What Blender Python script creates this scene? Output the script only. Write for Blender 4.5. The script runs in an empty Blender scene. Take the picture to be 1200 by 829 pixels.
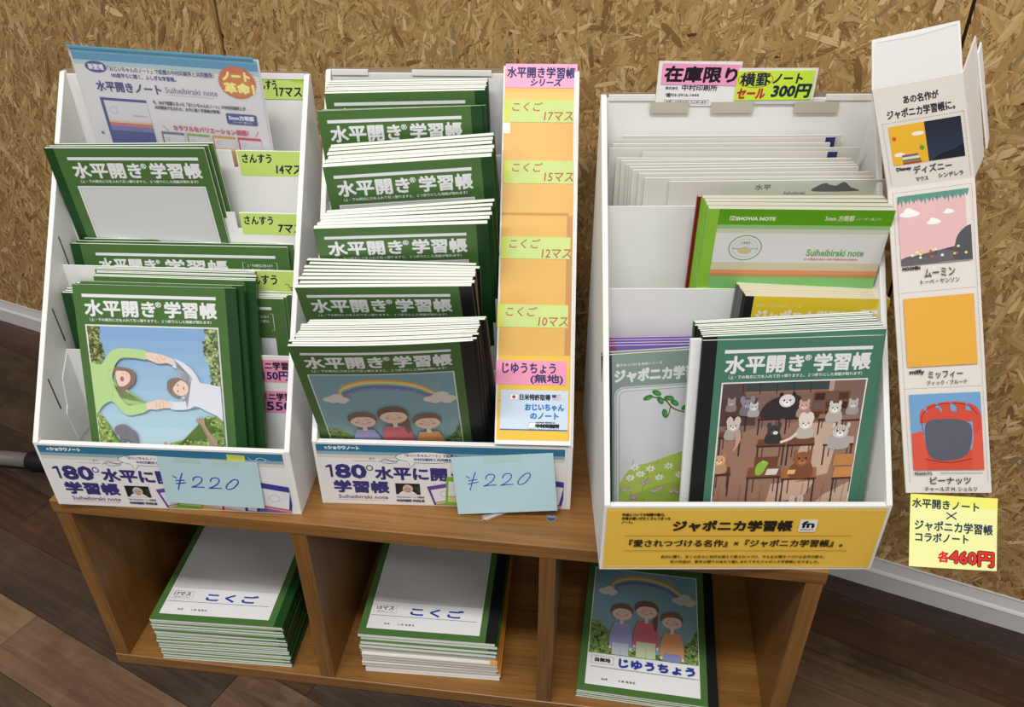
import bpy, bmesh, math, random
import numpy as np
from mathutils import Matrix, Vector
S = 0.001
R = math.radians
rnd = random.Random(7)
scene = bpy.context.scene
COL = bpy.context.collection

# ------------------------------------------------------------------ camera
cam_d = bpy.data.cameras.new('camera'); cam = bpy.data.objects.new('camera', cam_d); COL.objects.link(cam)
pitch, roll, yaw = R(33.983), R(-0.243), R(-7.394)
cfwd = Vector((math.sin(yaw)*math.cos(pitch), math.cos(yaw)*math.cos(pitch), -math.sin(pitch)))
cr0 = Vector((math.cos(yaw), -math.sin(yaw), 0)); cu0 = cr0.cross(cfwd)
cr = cr0*math.cos(roll)+cu0*math.sin(roll); cu = cu0*math.cos(roll)-cr0*math.sin(roll)
cm = Matrix((cr, cu, -cfwd)).transposed().to_4x4(); cm.translation = Vector((628.454, -630.106, 984.975))*S
cam.matrix_world = cm
cam_d.sensor_width = 36; cam_d.sensor_fit = 'HORIZONTAL'; cam_d.lens = 968.114/1200*36; cam_d.clip_start = .02
scene.camera = cam
# ------------------------------------------------------------------ view + light
scene.view_settings.view_transform = 'Standard'; scene.view_settings.look = 'None'
scene.view_settings.gamma = 1; scene.view_settings.exposure = 0.30; scene.view_settings.use_curve_mapping = False
world = bpy.data.worlds.new('room_light'); scene.world = world; world.use_nodes = True
world.node_tree.nodes['Background'].inputs[0].default_value = (1.0, .985, .95, 1)
world.node_tree.nodes['Background'].inputs[1].default_value = 0.28
def area(x, y, z, sx, sy, power, col=(1, .975, .93)):
    l = bpy.data.lights.new('ceiling_lamp', 'AREA'); l.shape = 'RECTANGLE'; l.size = sx; l.size_y = sy; l.energy = power; l.color = col
    o = bpy.data.objects.new('ceiling_lamp', l); COL.objects.link(o); o.location = (x, y, z)
    return o
area(0.35, -0.80, 2.45, 1.25, 0.22, 31)
area(-1.6, -1.0, 2.45, 1.25, 0.22, 14)
area(2.4, -1.6, 2.45, 1.25, 0.22, 14)
area(0.4, -2.8, 2.45, 1.25, 0.22, 18)

# ------------------------------------------------------------------ materials
def lin(c):
    return tuple(((v/255)/12.92 if v/255 <= .04045 else ((v/255+.055)/1.055)**2.4) for v in c)
MATS = {}
def mat(name, col, rough=.5, spec=.5, bump=0, bscale=300, alpha=1, var=0, coat=0, metal=0, transm=0):
    if name in MATS: return MATS[name]
    m = bpy.data.materials.new(name); m.use_nodes = True; nt = m.node_tree; b = nt.nodes['Principled BSDF']
    c = lin(col); b.inputs['Base Color'].default_value = (*c, 1); b.inputs['Roughness'].default_value = rough
    b.inputs['Specular IOR Level'].default_value = spec; b.inputs['Coat Weight'].default_value = coat; b.inputs['Metallic'].default_value = metal
    b.inputs['Alpha'].default_value = alpha; b.inputs['Transmission Weight'].default_value = transm
    tc = nt.nodes.new('ShaderNodeTexCoord')
    if var or bump:
        n = nt.nodes.new('ShaderNodeTexNoise'); n.inputs['Scale'].default_value = bscale; n.inputs['Detail'].default_value = 4
        nt.links.new(tc.outputs['Object'], n.inputs['Vector'])
    if var:
        mx = nt.nodes.new('ShaderNodeMix'); mx.data_type = 'RGBA'
        mx.inputs['A'].default_value = (*[v*(1-var) for v in c], 1); mx.inputs['B'].default_value = (*[min(1, v*(1+var)) for v in c], 1)
        nt.links.new(n.outputs['Fac'], mx.inputs['Factor']); nt.links.new(mx.outputs['Result'], b.inputs['Base Color'])
    if bump:
        bp = nt.nodes.new('ShaderNodeBump'); bp.inputs['Strength'].default_value = bump; bp.inputs['Distance'].default_value = .0005
        nt.links.new(n.outputs['Fac'], bp.inputs['Height']); nt.links.new(bp.outputs['Normal'], b.inputs['Normal'])
    MATS[name] = m; return m
def wood(name, dark, light, axis=0, rough=.4, scale=9, stretch=14, coat=0, knots=0, wear=0):
    if name in MATS: return MATS[name]
    m = bpy.data.materials.new(name); m.use_nodes = True; nt = m.node_tree; b = nt.nodes['Principled BSDF']; N = nt.nodes.new; L = nt.links.new
    tc = N('ShaderNodeTexCoord'); oi = N('ShaderNodeObjectInfo'); add = N('ShaderNodeVectorMath'); add.operation = 'ADD'
    L(tc.outputs['Object'], add.inputs[0]); L(oi.outputs['Random'], add.inputs[1])
    mp = N('ShaderNodeMapping'); sc = [scale*stretch]*3; sc[axis] = scale; mp.inputs['Scale'].default_value = sc
    L(add.outputs[0], mp.inputs['Vector'])
    n1 = N('ShaderNodeTexNoise'); n1.inputs['Scale'].default_value = 1; n1.inputs['Detail'].default_value = 8; n1.inputs['Roughness'].default_value = .65; n1.inputs['Distortion'].default_value = .5
    L(mp.outputs[0], n1.inputs['Vector'])
    mp2 = N('ShaderNodeMapping'); sc2 = [scale*1.4]*3; sc2[axis] = scale*.4; mp2.inputs['Scale'].default_value = sc2; L(add.outputs[0], mp2.inputs['Vector'])
    n2 = N('ShaderNodeTexNoise'); n2.inputs['Scale'].default_value = 1; n2.inputs['Detail'].default_value = 5; L(mp2.outputs[0], n2.inputs['Vector'])
    mx = N('ShaderNodeMix'); mx.data_type = 'FLOAT'; mx.inputs[0].default_value = .5; L(n1.outputs['Fac'], mx.inputs[2]); L(n2.outputs['Fac'], mx.inputs[3])
    r = N('ShaderNodeValToRGB'); r.color_ramp.elements[0].position = .34; r.color_ramp.elements[1].position = .66
    r.color_ramp.elements[0].color = (*lin(dark), 1); r.color_ramp.elements[1].color = (*lin(light), 1)
    L(mx.outputs[0], r.inputs[0]); out = r.outputs[0]
    if knots:
        v = N('ShaderNodeTexVoronoi'); v.inputs['Scale'].default_value = 1; mp3 = N('ShaderNodeMapping'); s3 = [14]*3; s3[axis] = 7; mp3.inputs['Scale'].default_value = s3
        L(add.outputs[0], mp3.inputs['Vector']); L(mp3.outputs[0], v.inputs['Vector'])
        kr = N('ShaderNodeValToRGB'); kr.color_ramp.elements[0].position = .05; kr.color_ramp.elements[0].color = (.25, .22, .2, 1); kr.color_ramp.elements[1].position = .13; kr.color_ramp.elements[1].color = (1, 1, 1, 1)
        L(v.outputs['Distance'], kr.inputs[0])
        mm = N('ShaderNodeMix'); mm.data_type = 'RGBA'; mm.blend_type = 'MULTIPLY'; mm.inputs['Factor'].default_value = knots
        L(out, mm.inputs['A']); L(kr.outputs[0], mm.inputs['B']); out = mm.outputs['Result']
    if wear:
        w = N('ShaderNodeTexNoise'); w.inputs['Scale'].default_value = 7; w.inputs['Detail'].default_value = 9; w.inputs['Roughness'].default_value = .7; L(add.outputs[0], w.inputs['Vector'])
        wr = N('ShaderNodeValToRGB'); wr.color_ramp.elements[0].position = .5; wr.color_ramp.elements[0].color = (0, 0, 0, 1); wr.color_ramp.elements[1].position = .72; wr.color_ramp.elements[1].color = (1, 1, 1, 1)
        L(w.outputs['Fac'], wr.inputs[0]); mu = N('ShaderNodeMath'); mu.operation = 'MULTIPLY'; mu.inputs[1].default_value = wear; L(wr.outputs[0], mu.inputs[0])
        mm = N('ShaderNodeMix'); mm.data_type = 'RGBA'; mm.inputs['B'].default_value = (*lin((150, 122, 96)), 1); L(mu.outputs[0], mm.inputs['Factor']); L(out, mm.inputs['A']); out = mm.outputs['Result']
    L(out, b.inputs['Base Color']); b.inputs['Roughness'].default_value = rough; b.inputs['Coat Weight'].default_value = coat; b.inputs['Coat Roughness'].default_value = .25
    bp = N('ShaderNodeBump'); bp.inputs['Strength'].default_value = .25; bp.inputs['Distance'].default_value = .0006; L(n1.outputs['Fac'], bp.inputs['Height']); L(bp.outputs[0], b.inputs['Normal'])
    MATS[name] = m; return m
def attr_mat(name, rough=.5, spec=.4, grain=0):
    m = bpy.data.materials.new(name); m.use_nodes = True; nt = m.node_tree; b = nt.nodes['Principled BSDF']
    a = nt.nodes.new('ShaderNodeAttribute'); a.attribute_name = 'Col'; out = a.outputs['Color']
    if grain:
        uv = nt.nodes.new('ShaderNodeUVMap'); mp = nt.nodes.new('ShaderNodeMapping'); mp.inputs['Scale'].default_value = (25, 900, 1)
        n = nt.nodes.new('ShaderNodeTexNoise'); n.inputs['Scale'].default_value = 1; n.inputs['Detail'].default_value = 5
        nt.links.new(uv.outputs[0], mp.inputs[0]); nt.links.new(mp.outputs[0], n.inputs['Vector'])
        r = nt.nodes.new('ShaderNodeMapRange'); r.inputs[1].default_value = .25; r.inputs[2].default_value = .75; r.inputs[3].default_value = 1-grain; r.inputs[4].default_value = 1+grain
        nt.links.new(n.outputs['Fac'], r.inputs[0])
        mm = nt.nodes.new('ShaderNodeVectorMath'); mm.operation = 'SCALE'; nt.links.new(out, mm.inputs[0]); nt.links.new(r.outputs[0], mm.inputs['Scale']); out = mm.outputs[0]
    nt.links.new(out, b.inputs['Base Color']); b.inputs['Roughness'].default_value = rough; b.inputs['Specular IOR Level'].default_value = spec
    MATS[name] = m; return m
PRINT = attr_mat('printed_ink', .42, .35); MARKER = attr_mat('marker_ink', .6, .3); STRAND = attr_mat('osb_strands', .6, .3, .28)
CARD = mat('white_card', (236, 236, 235), .55, .3, .15, 60, var=.02)
CARDIN = CARD
KRAFT = mat('brown_card_edge', (150, 132, 112), .8)
PAPER = mat('notebook_pages', (238, 238, 236), .7, .2)
PAPERG = mat('grey_notebook_pages', (205, 200, 192), .7, .2)
SHELF_X = wood('stained_board_x', (96, 63, 27), (158, 111, 56), 0, .38, 8, 30, coat=.25)
SHELF_Z = wood('stained_board_z', (90, 59, 25), (150, 104, 51), 2, .38, 8, 30, coat=.25)
SHELF_Y = wood('stained_board_y', (110, 68, 28), (150, 98, 46), 1, .38, 5, 10, coat=.25)
WHITETRIM = mat('white_painted_trim', (206, 203, 204), .45, .4)

# ------------------------------------------------------------------ object helpers
def mesh_from(name, verts, faces, mats=None, midx=None):
    me = bpy.data.meshes.new(name); me.from_pydata([(v[0]*S, v[1]*S, v[2]*S) for v in verts], [], faces)
    for m in (mats or []): me.materials.append(m)
    if midx:
        for p, i in zip(me.polygons, midx): p.material_index = i
    me.update(); return me
def link(name, me, parent=None, kind=None):
    o = bpy.data.objects.new(name, me); COL.objects.link(o)
    if parent: o.parent = parent
    if kind: o['kind'] = kind
    return o
def tag(o, label, cat, group=None, kind=None):
    o['label'] = label; o['category'] = cat
    if group: o['group'] = group
    if kind: o['kind'] = kind
    return o
def empty(name, M, label, cat, group=None):
    o = bpy.data.objects.new(name, None); o.empty_display_size = .02; COL.objects.link(o); o.matrix_world = M
    return tag(o, label, cat, group)
def boxv(x0, y0, z0, x1, y1, z1):
    v = [(x, y, z) for x in (x0, x1) for y in (y0, y1) for z in (z0, z1)]
    f = [(0, 1, 3, 2), (4, 6, 7, 5), (0, 4, 5, 1), (2, 3, 7, 6), (0, 2, 6, 4), (1, 5, 7, 3)]
    return v, f
def bevel_me(me, w, seg=2):
    bm = bmesh.new(); bm.from_mesh(me); bmesh.ops.bevel(bm, geom=[e for e in bm.edges], offset=w*S, segments=seg, affect='EDGES', profile=.5)
    bm.to_mesh(me); bm.free(); return me
def box_obj(name, b, m, parent=None, bev=0, kind=None):
    v, f = boxv(*b); me = mesh_from(name, v, f, [m])
    if bev: bevel_me(me, bev)
    return link(name, me, parent, kind)
def prism(name, pts, axis, a0, a1, m, parent=None, bev=0, kind=None):
    """closed polygon pts extruded along axis (0:x,1:y,2:z)"""
    def P(p, a):
        return {0: (a, p[0], p[1]), 1: (p[0], a, p[1]), 2: (p[0], p[1], a)}[axis]
    n = len(pts); v = [P(p, a0) for p in pts]+[P(p, a1) for p in pts]
    f = [tuple(range(n)), tuple(reversed(range(n, 2*n)))]+[(i, i+n, (i+1) % n+n, (i+1) % n) for i in range(n)]
    me = mesh_from(name, v, f, [m]); bm = bmesh.new(); bm.from_mesh(me); bmesh.ops.recalc_face_normals(bm, faces=bm.faces)
    if bev: bmesh.ops.bevel(bm, geom=list(bm.edges), offset=bev*S, segments=2, affect='EDGES', profile=.5)
    bm.to_mesh(me); bm.free(); return link(name, me, parent, kind)
def frame(pos, U, V):
    U = Vector(U).normalized(); V = Vector(V); V = (V-U*V.dot(U)).normalized(); N = V.cross(U)
    M = Matrix((U, N, V)).transposed().to_4x4(); M.translation = Vector(pos)*S; return M
def pose(p):
    x, y, z, le, ya, ro = p; le, ya, ro = R(le), R(ya), R(ro)
    e = Vector((math.cos(ya), math.sin(ya), 0)); n = Vector((-math.sin(ya), math.cos(ya), 0)); Z = Vector((0, 0, 1))
    up = Z*math.cos(le)+n*math.sin(le)
    return frame((x, y, z), e*math.cos(ro)+up*math.sin(ro), up*math.cos(ro)-e*math.sin(ro))

# ------------------------------------------------------------------ printed artwork (flat ink on real surfaces)
_T = {}
def text_geo(body):
    if body in _T: return _T[body]
    c = bpy.data.curves.new('ink', 'FONT'); c.body = body; c.resolution_u = 2
    o = bpy.data.objects.new('ink', c); me = bpy.data.meshes.new_from_object(o)
    v = [(x.co.x, x.co.y) for x in me.vertices]; f = [tuple(p.vertices) for p in me.polygons]
    bpy.data.objects.remove(o); bpy.data.curves.remove(c); bpy.data.meshes.remove(me)
    if not v: v = [(0, 0)]
    xs = [a for a, b in v]; ys = [b for a, b in v]
    _T[body] = (v, f, min(xs), max(xs), min(ys), max(ys)); return _T[body]
def smooth(pts, n=4, closed=True):
    out = []; N = len(pts)
    for i in range(N if closed else N-1):
        p0, p1, p2, p3 = (pts[(i-1) % N] if closed or i > 0 else pts[0]), pts[i], pts[(i+1) % N], (pts[(i+2) % N] if closed or i+2 < N else pts[-1])
        for k in range(n):
            t = k/n
            out.append(tuple(.5*((2*p1[j])+(-p0[j]+p2[j])*t+(2*p0[j]-5*p1[j]+4*p2[j]-p3[j])*t*t+(-p0[j]+3*p1[j]-3*p2[j]+p3[j])*t**3) for j in (0, 1)))
    if not closed: out.append(tuple(pts[-1]))
    return out
def inside(p, poly):
    x, y = p; r = False; n = len(poly)
    for i in range(n):
        x1, y1 = poly[i]; x2, y2 = poly[(i+1) % n]
        if (y1 > y) != (y2 > y) and x < (x2-x1)*(y-y1)/(y2-y1)+x1: r = not r
    return r
class Art:
    def __init__(s, W, H): s.W, s.H = W, H; s.sh = []; s.clip = None
    def add(s, verts, faces, col): s.sh.append((verts, faces, col))
    def poly(s, pts, col):
        if s.clip: pts = s._clip(pts)
        if len(pts) > 2: s.add(list(pts), [tuple(range(len(pts)))], col)
        return s
    def _clip(s, pts):
        x0, y0, x1, y1 = s.clip
        for ax, lim, sg in ((0, x0, 1), (0, x1, -1), (1, y0, 1), (1, y1, -1)):
            out = []; n = len(pts)
            for i in range(n):
                a, b = pts[i], pts[(i+1) % n]; ia, ib = sg*(a[ax]-lim) >= 0, sg*(b[ax]-lim) >= 0
                if ia: out.append(a)
                if ia != ib:
                    t = (lim-a[ax])/(b[ax]-a[ax]); out.append((a[0]+(b[0]-a[0])*t, a[1]+(b[1]-a[1])*t))
            pts = out
            if len(pts) < 3: return []
        return pts
    def rect(s, x0, y0, x1, y1, col, col2=None):
        if col2 is None: return s.poly([(x0, y0), (x1, y0), (x1, y1), (x0, y1)], col)
        n = 10
        for i in range(n):
            t = (i+.5)/n; c = tuple(col[k]*(1-t)+col2[k]*t for k in range(3))
            s.rect(x0, y0+(y1-y0)*i/n, x1, y0+(y1-y0)*(i+1)/n, c)
        return s
    def blob(s, pts, col, n=4): return s.poly(smooth(pts, n), col)
    def ell(s, cx, cy, rx, ry, col, rot=0, n=18, a0=0, a1=360):
        c, d = math.cos(R(rot)), math.sin(R(rot)); P = []
        m = n if a1-a0 < 360 else n-1
        for i in range(n):
            a = R(a0+(a1-a0)*i/(m if a1-a0 < 360 else n)); x, y = rx*math.cos(a), ry*math.sin(a); P.append((cx+x*c-y*d, cy+x*d+y*c))
        return s.poly(P, col)
    def line(s, pts, w, col, sm=0):
        if sm: pts = smooth(pts, sm, False)
        L = []; Rr = []
        for i, p in enumerate(pts):
            a = pts[max(0, i-1)]; b = pts[min(len(pts)-1, i+1)]; dx, dy = b[0]-a[0], b[1]-a[1]; d = math.hypot(dx, dy) or 1
            nx, ny = -dy/d*w/2, dx/d*w/2; L.append((p[0]+nx, p[1]+ny)); Rr.append((p[0]-nx, p[1]-ny))
        n = len(pts); v = L+Rr; s.add(v, [(i, i+1, n+i+1, n+i) for i in range(n-1)], col); return s
    def frame(s, x0, y0, x1, y1, w, col):
        s.rect(x0, y0, x1, y0+w, col); s.rect(x0, y1-w, x1, y1, col); s.rect(x0, y0+w, x0+w, y1-w, col); return s.rect(x1-w, y0+w, x1, y1-w, col)
    def ring(s, cx, cy, rx, ry, w, col, n=28):
        v = []
        for i in range(n):
            a = 2*math.pi*i/n; v += [(cx+rx*math.cos(a), cy+ry*math.sin(a)), (cx+(rx-w)*math.cos(a), cy+(ry-w)*math.sin(a))]
        s.add(v, [(2*i, 2*i+1, (2*i+3) % (2*n), (2*i+2) % (2*n)) for i in range(n)], col); return s
    def rrect(s, x0, y0, x1, y1, r, col):
        P = []
        for cx, cy, a in ((x1-r, y1-r, 0), (x0+r, y1-r, 90), (x0+r, y0+r, 180), (x1-r, y0+r, 270)):
            for k in range(5): P.append((cx+r*math.cos(R(a+k*22.5)), cy+r*math.sin(R(a+k*22.5))))
        return s.poly(P, col)
    def text(s, body, x0, y0, x1, y1, col, w=0, shear=0, slope=0, keep=False):
        """text fitted to the box x0..x1, y0(top)..y1(bottom)"""
        v, f, a, b, c, d = text_geo(body); sx = (x1-x0)/max(b-a, 1e-6); sy = (y1-y0)/max(d-c, 1e-6)
        if keep: sx = sy
        offs = [(0, 0)]
        if w: offs = [(w*math.cos(k*math.pi/4), w*math.sin(k*math.pi/4)) for k in range(8)]
        V = []; Fc = []
        for ki, (ox, oy) in enumerate(offs):
            if ki: s.add(V, Fc, col); V = []; Fc = []
            n0 = len(V)
            for px, py in v:
                yy = (py-c)*sy; xx = (px-a)*sx+yy*shear; V.append((x0+xx+ox, y1-yy+oy+slope*xx))
            Fc += [tuple(n0+i for i in q) for q in f]
        s.add(V, Fc, col); return s
    def foliage(s, region, cols, n, r0, r1, seed=1):
        q = random.Random(seed); xs = [p[0] for p in region]; ys = [p[1] for p in region]; k = 0; t = 0
        while k < n and t < n*20:
            t += 1; p = (q.uniform(min(xs), max(xs)), q.uniform(min(ys), max(ys)))
            if inside(p, region):
                r = q.uniform(r0, r1); s.ell(p[0], p[1], r, r*q.uniform(.5, .9), q.choice(cols), q.uniform(0, 180), 7); k += 1
        return s
    def mesh(s, name, material=None, off=.15, lay=.004, warp=None, cx=(), cz=()):
        bm = bmesh.new(); cl = bm.loops.layers.float_color.new('Col')
        for k, (vs, fs, col) in enumerate(s.sh):
            c = (*lin(col), 1); y = -(off+lay*k)
            bv = [bm.verts.new((x, y, s.H-yy)) for x, yy in vs]
            for f in fs:
                try: fc = bm.faces.new([bv[i] for i in f])
                except ValueError: continue
                for l in fc.loops: l[cl] = c
        bmesh.ops.triangulate(bm, faces=[f for f in bm.faces if len(f.verts) > 4])
        for x in cx: bmesh.ops.bisect_plane(bm, geom=bm.verts[:]+bm.edges[:]+bm.faces[:], plane_co=(x, 0, 0), plane_no=(1, 0, 0))
        for z in cz: bmesh.ops.bisect_plane(bm, geom=bm.verts[:]+bm.edges[:]+bm.faces[:], plane_co=(0, 0, z), plane_no=(0, 0, 1))
        for f in bm.faces:
            f.normal_update()
            if f.normal.y > 0: f.normal_flip()
        for v in bm.verts:
            p = Vector(v.co)
            if warp: p = warp(p)
            v.co = p*S
        me = bpy.data.meshes.new(name); bm.to_mesh(me); bm.free(); me.materials.append(material or PRINT); return me

# ================================================================== STRUCTURE
W1 = Vector((997.5, 279.6, 0)); WD = Vector((-0.95572712, 0.29425442, 0)); WN = Vector((-0.29425442, -0.95572712, 0))   # wall line, along it to the left, towards the room
def onwall(s, d=0, z=0): p = W1+WD*s+WN*d; return Vector((p.x, p.y, z))
WALLM = Matrix((-WD, -WN, Vector((0, 0, 1)))).transposed().to_4x4(); WALLM.translation = W1*S   # local x to the right, y into the wall
wall = link('wall_back', mesh_from('wall_back', *boxv(-4200, 20, -20, 1600, 90, 2450), [mat('wall_core', (70, 52, 34), .9)]), None, 'structure'); wall.matrix_world = WALLM
OSB = mat('osb_base', (150, 114, 70), .75, .3, .6, 220, var=.35)
def strands(name, x0, x1, z0, z1, n, parent, seed):
    q = np.random.RandomState(seed)
    r_ = q.rand(n); L = np.where(r_ < .12, q.uniform(35, 90, n), np.where(r_ < .45, q.uniform(14, 40, n), q.uniform(5, 18, n))); W = np.where(L > 35, q.uniform(4, 14, n), np.where(L > 16, q.uniform(1.5, 6, n), q.uniform(.7, 3, n))); ang = np.where(q.rand(n) < .6, q.normal(1.35, .55, n), q.uniform(0, math.pi, n))
    cx = q.uniform(x0, x1, n); cz = q.uniform(z0, z1, n); dep = -np.where(r_ < .12, q.uniform(.1, .7, n), q.uniform(.25, .95, n)); tilt = q.uniform(-.12, .12, n)
    base = 0.89*np.array([lin((188, 153, 99)), lin((175, 139, 87)), lin((200, 167, 113)), lin((160, 122, 74)), lin((216, 188, 138)), lin((132, 97, 58)), lin((66, 46, 28)), lin((140, 126, 98))])
    ci = q.choice(8, n, p=[.29, .24, .155, .14, .065, .065, .027, .018]); small = q.rand(n) < .5
    col = (base[ci]*.92+base[:2].mean(0)*.08)*q.uniform(.9, 1.08, n)[:, None]
    W = np.where((ci == 6), W*.35, W); L = np.where(ci == 6, L*.35, L)
    k = np.array([(-1, -.35), (-.8, .5), (0, .95), (.85, .6), (1, -.2), (.6, -.85), (-.5, -1)])
    m = len(k); jl = q.uniform(.75, 1.15, (n, m)); jw = q.uniform(.55, 1.15, (n, m))
    lx = k[None, :, 0]*jl*L[:, None]/2; lz = k[None, :, 1]*jw*W[:, None]/2; c, s_ = np.cos(ang)[:, None], np.sin(ang)[:, None]
    X = np.clip(cx[:, None]+lx*c-lz*s_, x0, x1); Z = np.clip(cz[:, None]+lx*s_+lz*c, z0, z1); Y = dep[:, None]+tilt[:, None]*k[None, :, 0]+np.linspace(0, .004, n)[:, None]
    V = np.stack([X, Y, Z], -1).reshape(-1, 3)*S
    me = bpy.data.meshes.new(name); me.vertices.add(n*m); me.vertices.foreach_set('co', V.ravel())
    me.loops.add(n*m); me.loops.foreach_set('vertex_index', np.arange(n*m)); me.polygons.add(n)
    me.polygons.foreach_set('loop_start', np.arange(n)*m); me.polygons.foreach_set('loop_total', np.full(n, m))
    me.update(calc_edges=True)
    a = me.attributes.new('Col', 'FLOAT_COLOR', 'CORNER'); cc = np.ones((n, m, 4)); cc[:, :, :3] = col[:, None, :]; a.data.foreach_set('color', cc.ravel())
    uv = me.uv_layers.new(name='UVMap'); off = q.uniform(0, 40, n)[:, None]
    U = np.stack([(lx*S+off), (lz*S+off*.37)], -1); uv.data.foreach_set('uv', U.ravel())
    me.materials.append(STRAND); return link(name, me, parent, 'stuff')
for (a, b, n) in ((-3730, -2823, 4500), (-2820, -1915, 9000), (-1912, -1009, 15000), (-1004, -30.5, 32000), (-27, 880, 19000), (883, 1590, 4000)):
    p = box_obj('osb_panel', (a, 9, 20, b, 20, 1840), OSB, wall)
    me = strands('wood_strand', a, b, 30, 1150, int(n*1.9), p, int(abs(a))); me.location = (0, 9*S, 0)
# baseboard
prism('baseboard_back', [(9, 0), (0, 0), (0, 30), (-1.2, 31.5), (0.5, 34), (3, 36), (5, 45), (6, 51), (5.2, 53.5), (9, 54)], 0, -4100, 1590, WHITETRIM, None, 0, 'structure').matrix_world = WALLM

# floor: slab and planks
floor = box_obj('floor', (-2600, -1700, -30, 3000, 2400, -8), mat('floor_joint', (22, 15, 11), .9), None, 0, 'structure')
FD = Vector((math.cos(R(-21.4)), math.sin(R(-21.4)))); FN = Vector((-FD.y, FD.x))
FW = [wood('plank_dark_red', (34, 22, 17), (80, 52, 39), 0, .36, 6, 22, knots=.6, wear=.12), wood('plank_dark', (30, 23, 20), (72, 56, 46), 0, .38, 6, 24, knots=.7, wear=.15),
      wood('plank_red_brown', (58, 41, 32), (116, 88, 68), 0, .36, 6, 12, knots=.5, wear=.45), wood('plank_light', (72, 54, 40), (146, 118, 90), 0, .38, 6, 10, knots=.6, wear=.55), wood('plank_grey_brown', (52, 40, 30), (104, 82, 60), 0, .36, 6, 20, knots=.9, wear=.3)]
def clipline(P, p0, n):
    out = []
    for i in range(len(P)):
        a, b = P[i], P[(i+1) % len(P)]; da, db = (a-p0).dot(n), (b-p0).dot(n)
        if da >= 0: out.append(a)
        if (da >= 0) != (db >= 0): out.append(a+(b-a)*(da/(da-db)))
    return out
spec = {-2: ([-700, -169, 420, 1050], [3, 2, 2, 0]), -1: ([-400, 159, 780], [1, 2, 0]), 0: ([-900, -361, 260, 900], [0, 0, 1, 1]), 3: ([-300, 500, 1100], [0, 4, 4]),
        4: ([-700, 300, 1200], [1, 4, 2]), 5: ([-500, 200, 1300], [0, 0, 2]), 6: ([-600, 100, 1400], [1, 1, 1]), 1: ([-800, -100, 700], [1, 0, 4]), 2: ([-500, 60, 900], [0, 1, 0])}
for k in range(-28, 31):
    if k in spec: js, cs = spec[k]
    else:
        x = -2300+rnd.uniform(0, 500); js = []
        while x < 2300: js.append(x); x += rnd.uniform(500, 800)
        cs = [rnd.choice([0, 1, 2, 4, 0]) for _ in js]
    js = [-3400]+js+[3400]; cs = [rnd.choice([0, 1])]+cs
    n0 = 83+85*k-.5; n1 = n0+84.3
    for j in range(len(js)-1):
        a, b = js[j]+.5, js[j+1]-.5; O = FD*a+FN*n0
        P = [FD*a+FN*n0, FD*b+FN*n0, FD*b+FN*n1, FD*a+FN*n1]
        P = clipline(P, Vector(onwall(0, -8)[:2]), Vector(WN[:2]))
        for p0, nn in ((Vector((-2550, 0)), Vector((1, 0))), (Vector((2950, 0)), Vector((-1, 0))), (Vector((0, -1650)), Vector((0, 1)))):
            if len(P) > 2: P = clipline(P, p0, nn)
        if len(P) < 3: continue
        L = [((p-O).dot(FD), (p-O).dot(FN)) for p in P]
        o = prism('floor_plank', L, 2, -8, -rnd.uniform(0, .25), FW[cs[j]], floor)
        M = Matrix((Vector((*FD, 0)), Vector((*FN, 0)), Vector((0, 0, 1)))).transposed().to_4x4(); M.translation = Vector((*O, 0))*S; o.matrix_world = M

# ================================================================== THE WOODEN SHELF
ZT, T, SL, SDp = 305.13, 18.68, 883.2, 290
shelf = empty('wooden_shelf', Matrix(), 'low stained wooden three-compartment shelf unit standing on the plank floor', 'shelf')
box_obj('top_board', (0, 0, ZT-T, SL, SDp, ZT), SHELF_X, shelf, 1.0)
box_obj('bottom_board', (0, 0, 0, SL, SDp, T), SHELF_X, shelf, 1.0)
for x0, nm in ((1.5, 'side_board'), (289.6, 'partition'), (576, 'partition'), (SL-T-1.5, 'side_board')):
    box_obj(nm, (x0, 1, T, x0+T, SDp-4, ZT-T), SHELF_Z, shelf, .8)
box_obj('back_board', (2, SDp-4, T, SL-2, SDp, ZT-T), mat('dark_hardboard', (84, 54, 28), .7, .3, .2, 80, var=.15), shelf)
cap = empty('screw_cap', Matrix.Translation((.585, .043, ZT*S)), 'small round grey screw cap on the shelf top beside the right price card', 'screw cap')
def disc(name, r, h, m, parent, z0=0, n=24, r2=None):
    r2 = r if r2 is None else r2
    v = [(r*math.cos(2*math.pi*i/n), r*math.sin(2*math.pi*i/n), z0) for i in range(n)]+[(r2*math.cos(2*math.pi*i/n), r2*math.sin(2*math.pi*i/n), z0+h) for i in range(n)]
    f = [tuple(reversed(range(n))), tuple(range(n, 2*n))]+[(i, (i+1) % n, (i+1) % n+n, i+n) for i in range(n)]
    return link(name, mesh_from(name, v, f, [m]), parent)
disc('cap_rim', 6.2, .8, mat('cap_rim_grey', (120, 122, 126), .4, .5), cap); disc('cap_centre', 4.8, 1.6, mat('cap_dark_grey', (66, 72, 82), .35, .6), cap, .8, 24, 4.0)
a_ = Art(8, 3); a_.rect(0, 0, 8, 1, (160, 168, 178)); a_.rect(0, 2, 8, 3, (150, 158, 168)); o = link('cap_mark', a_.mesh('cap_mark', off=0), cap); o.matrix_local = frame((-4, -1.5, 2.5), (1, 0, 0), (0, 1, 0))

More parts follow.
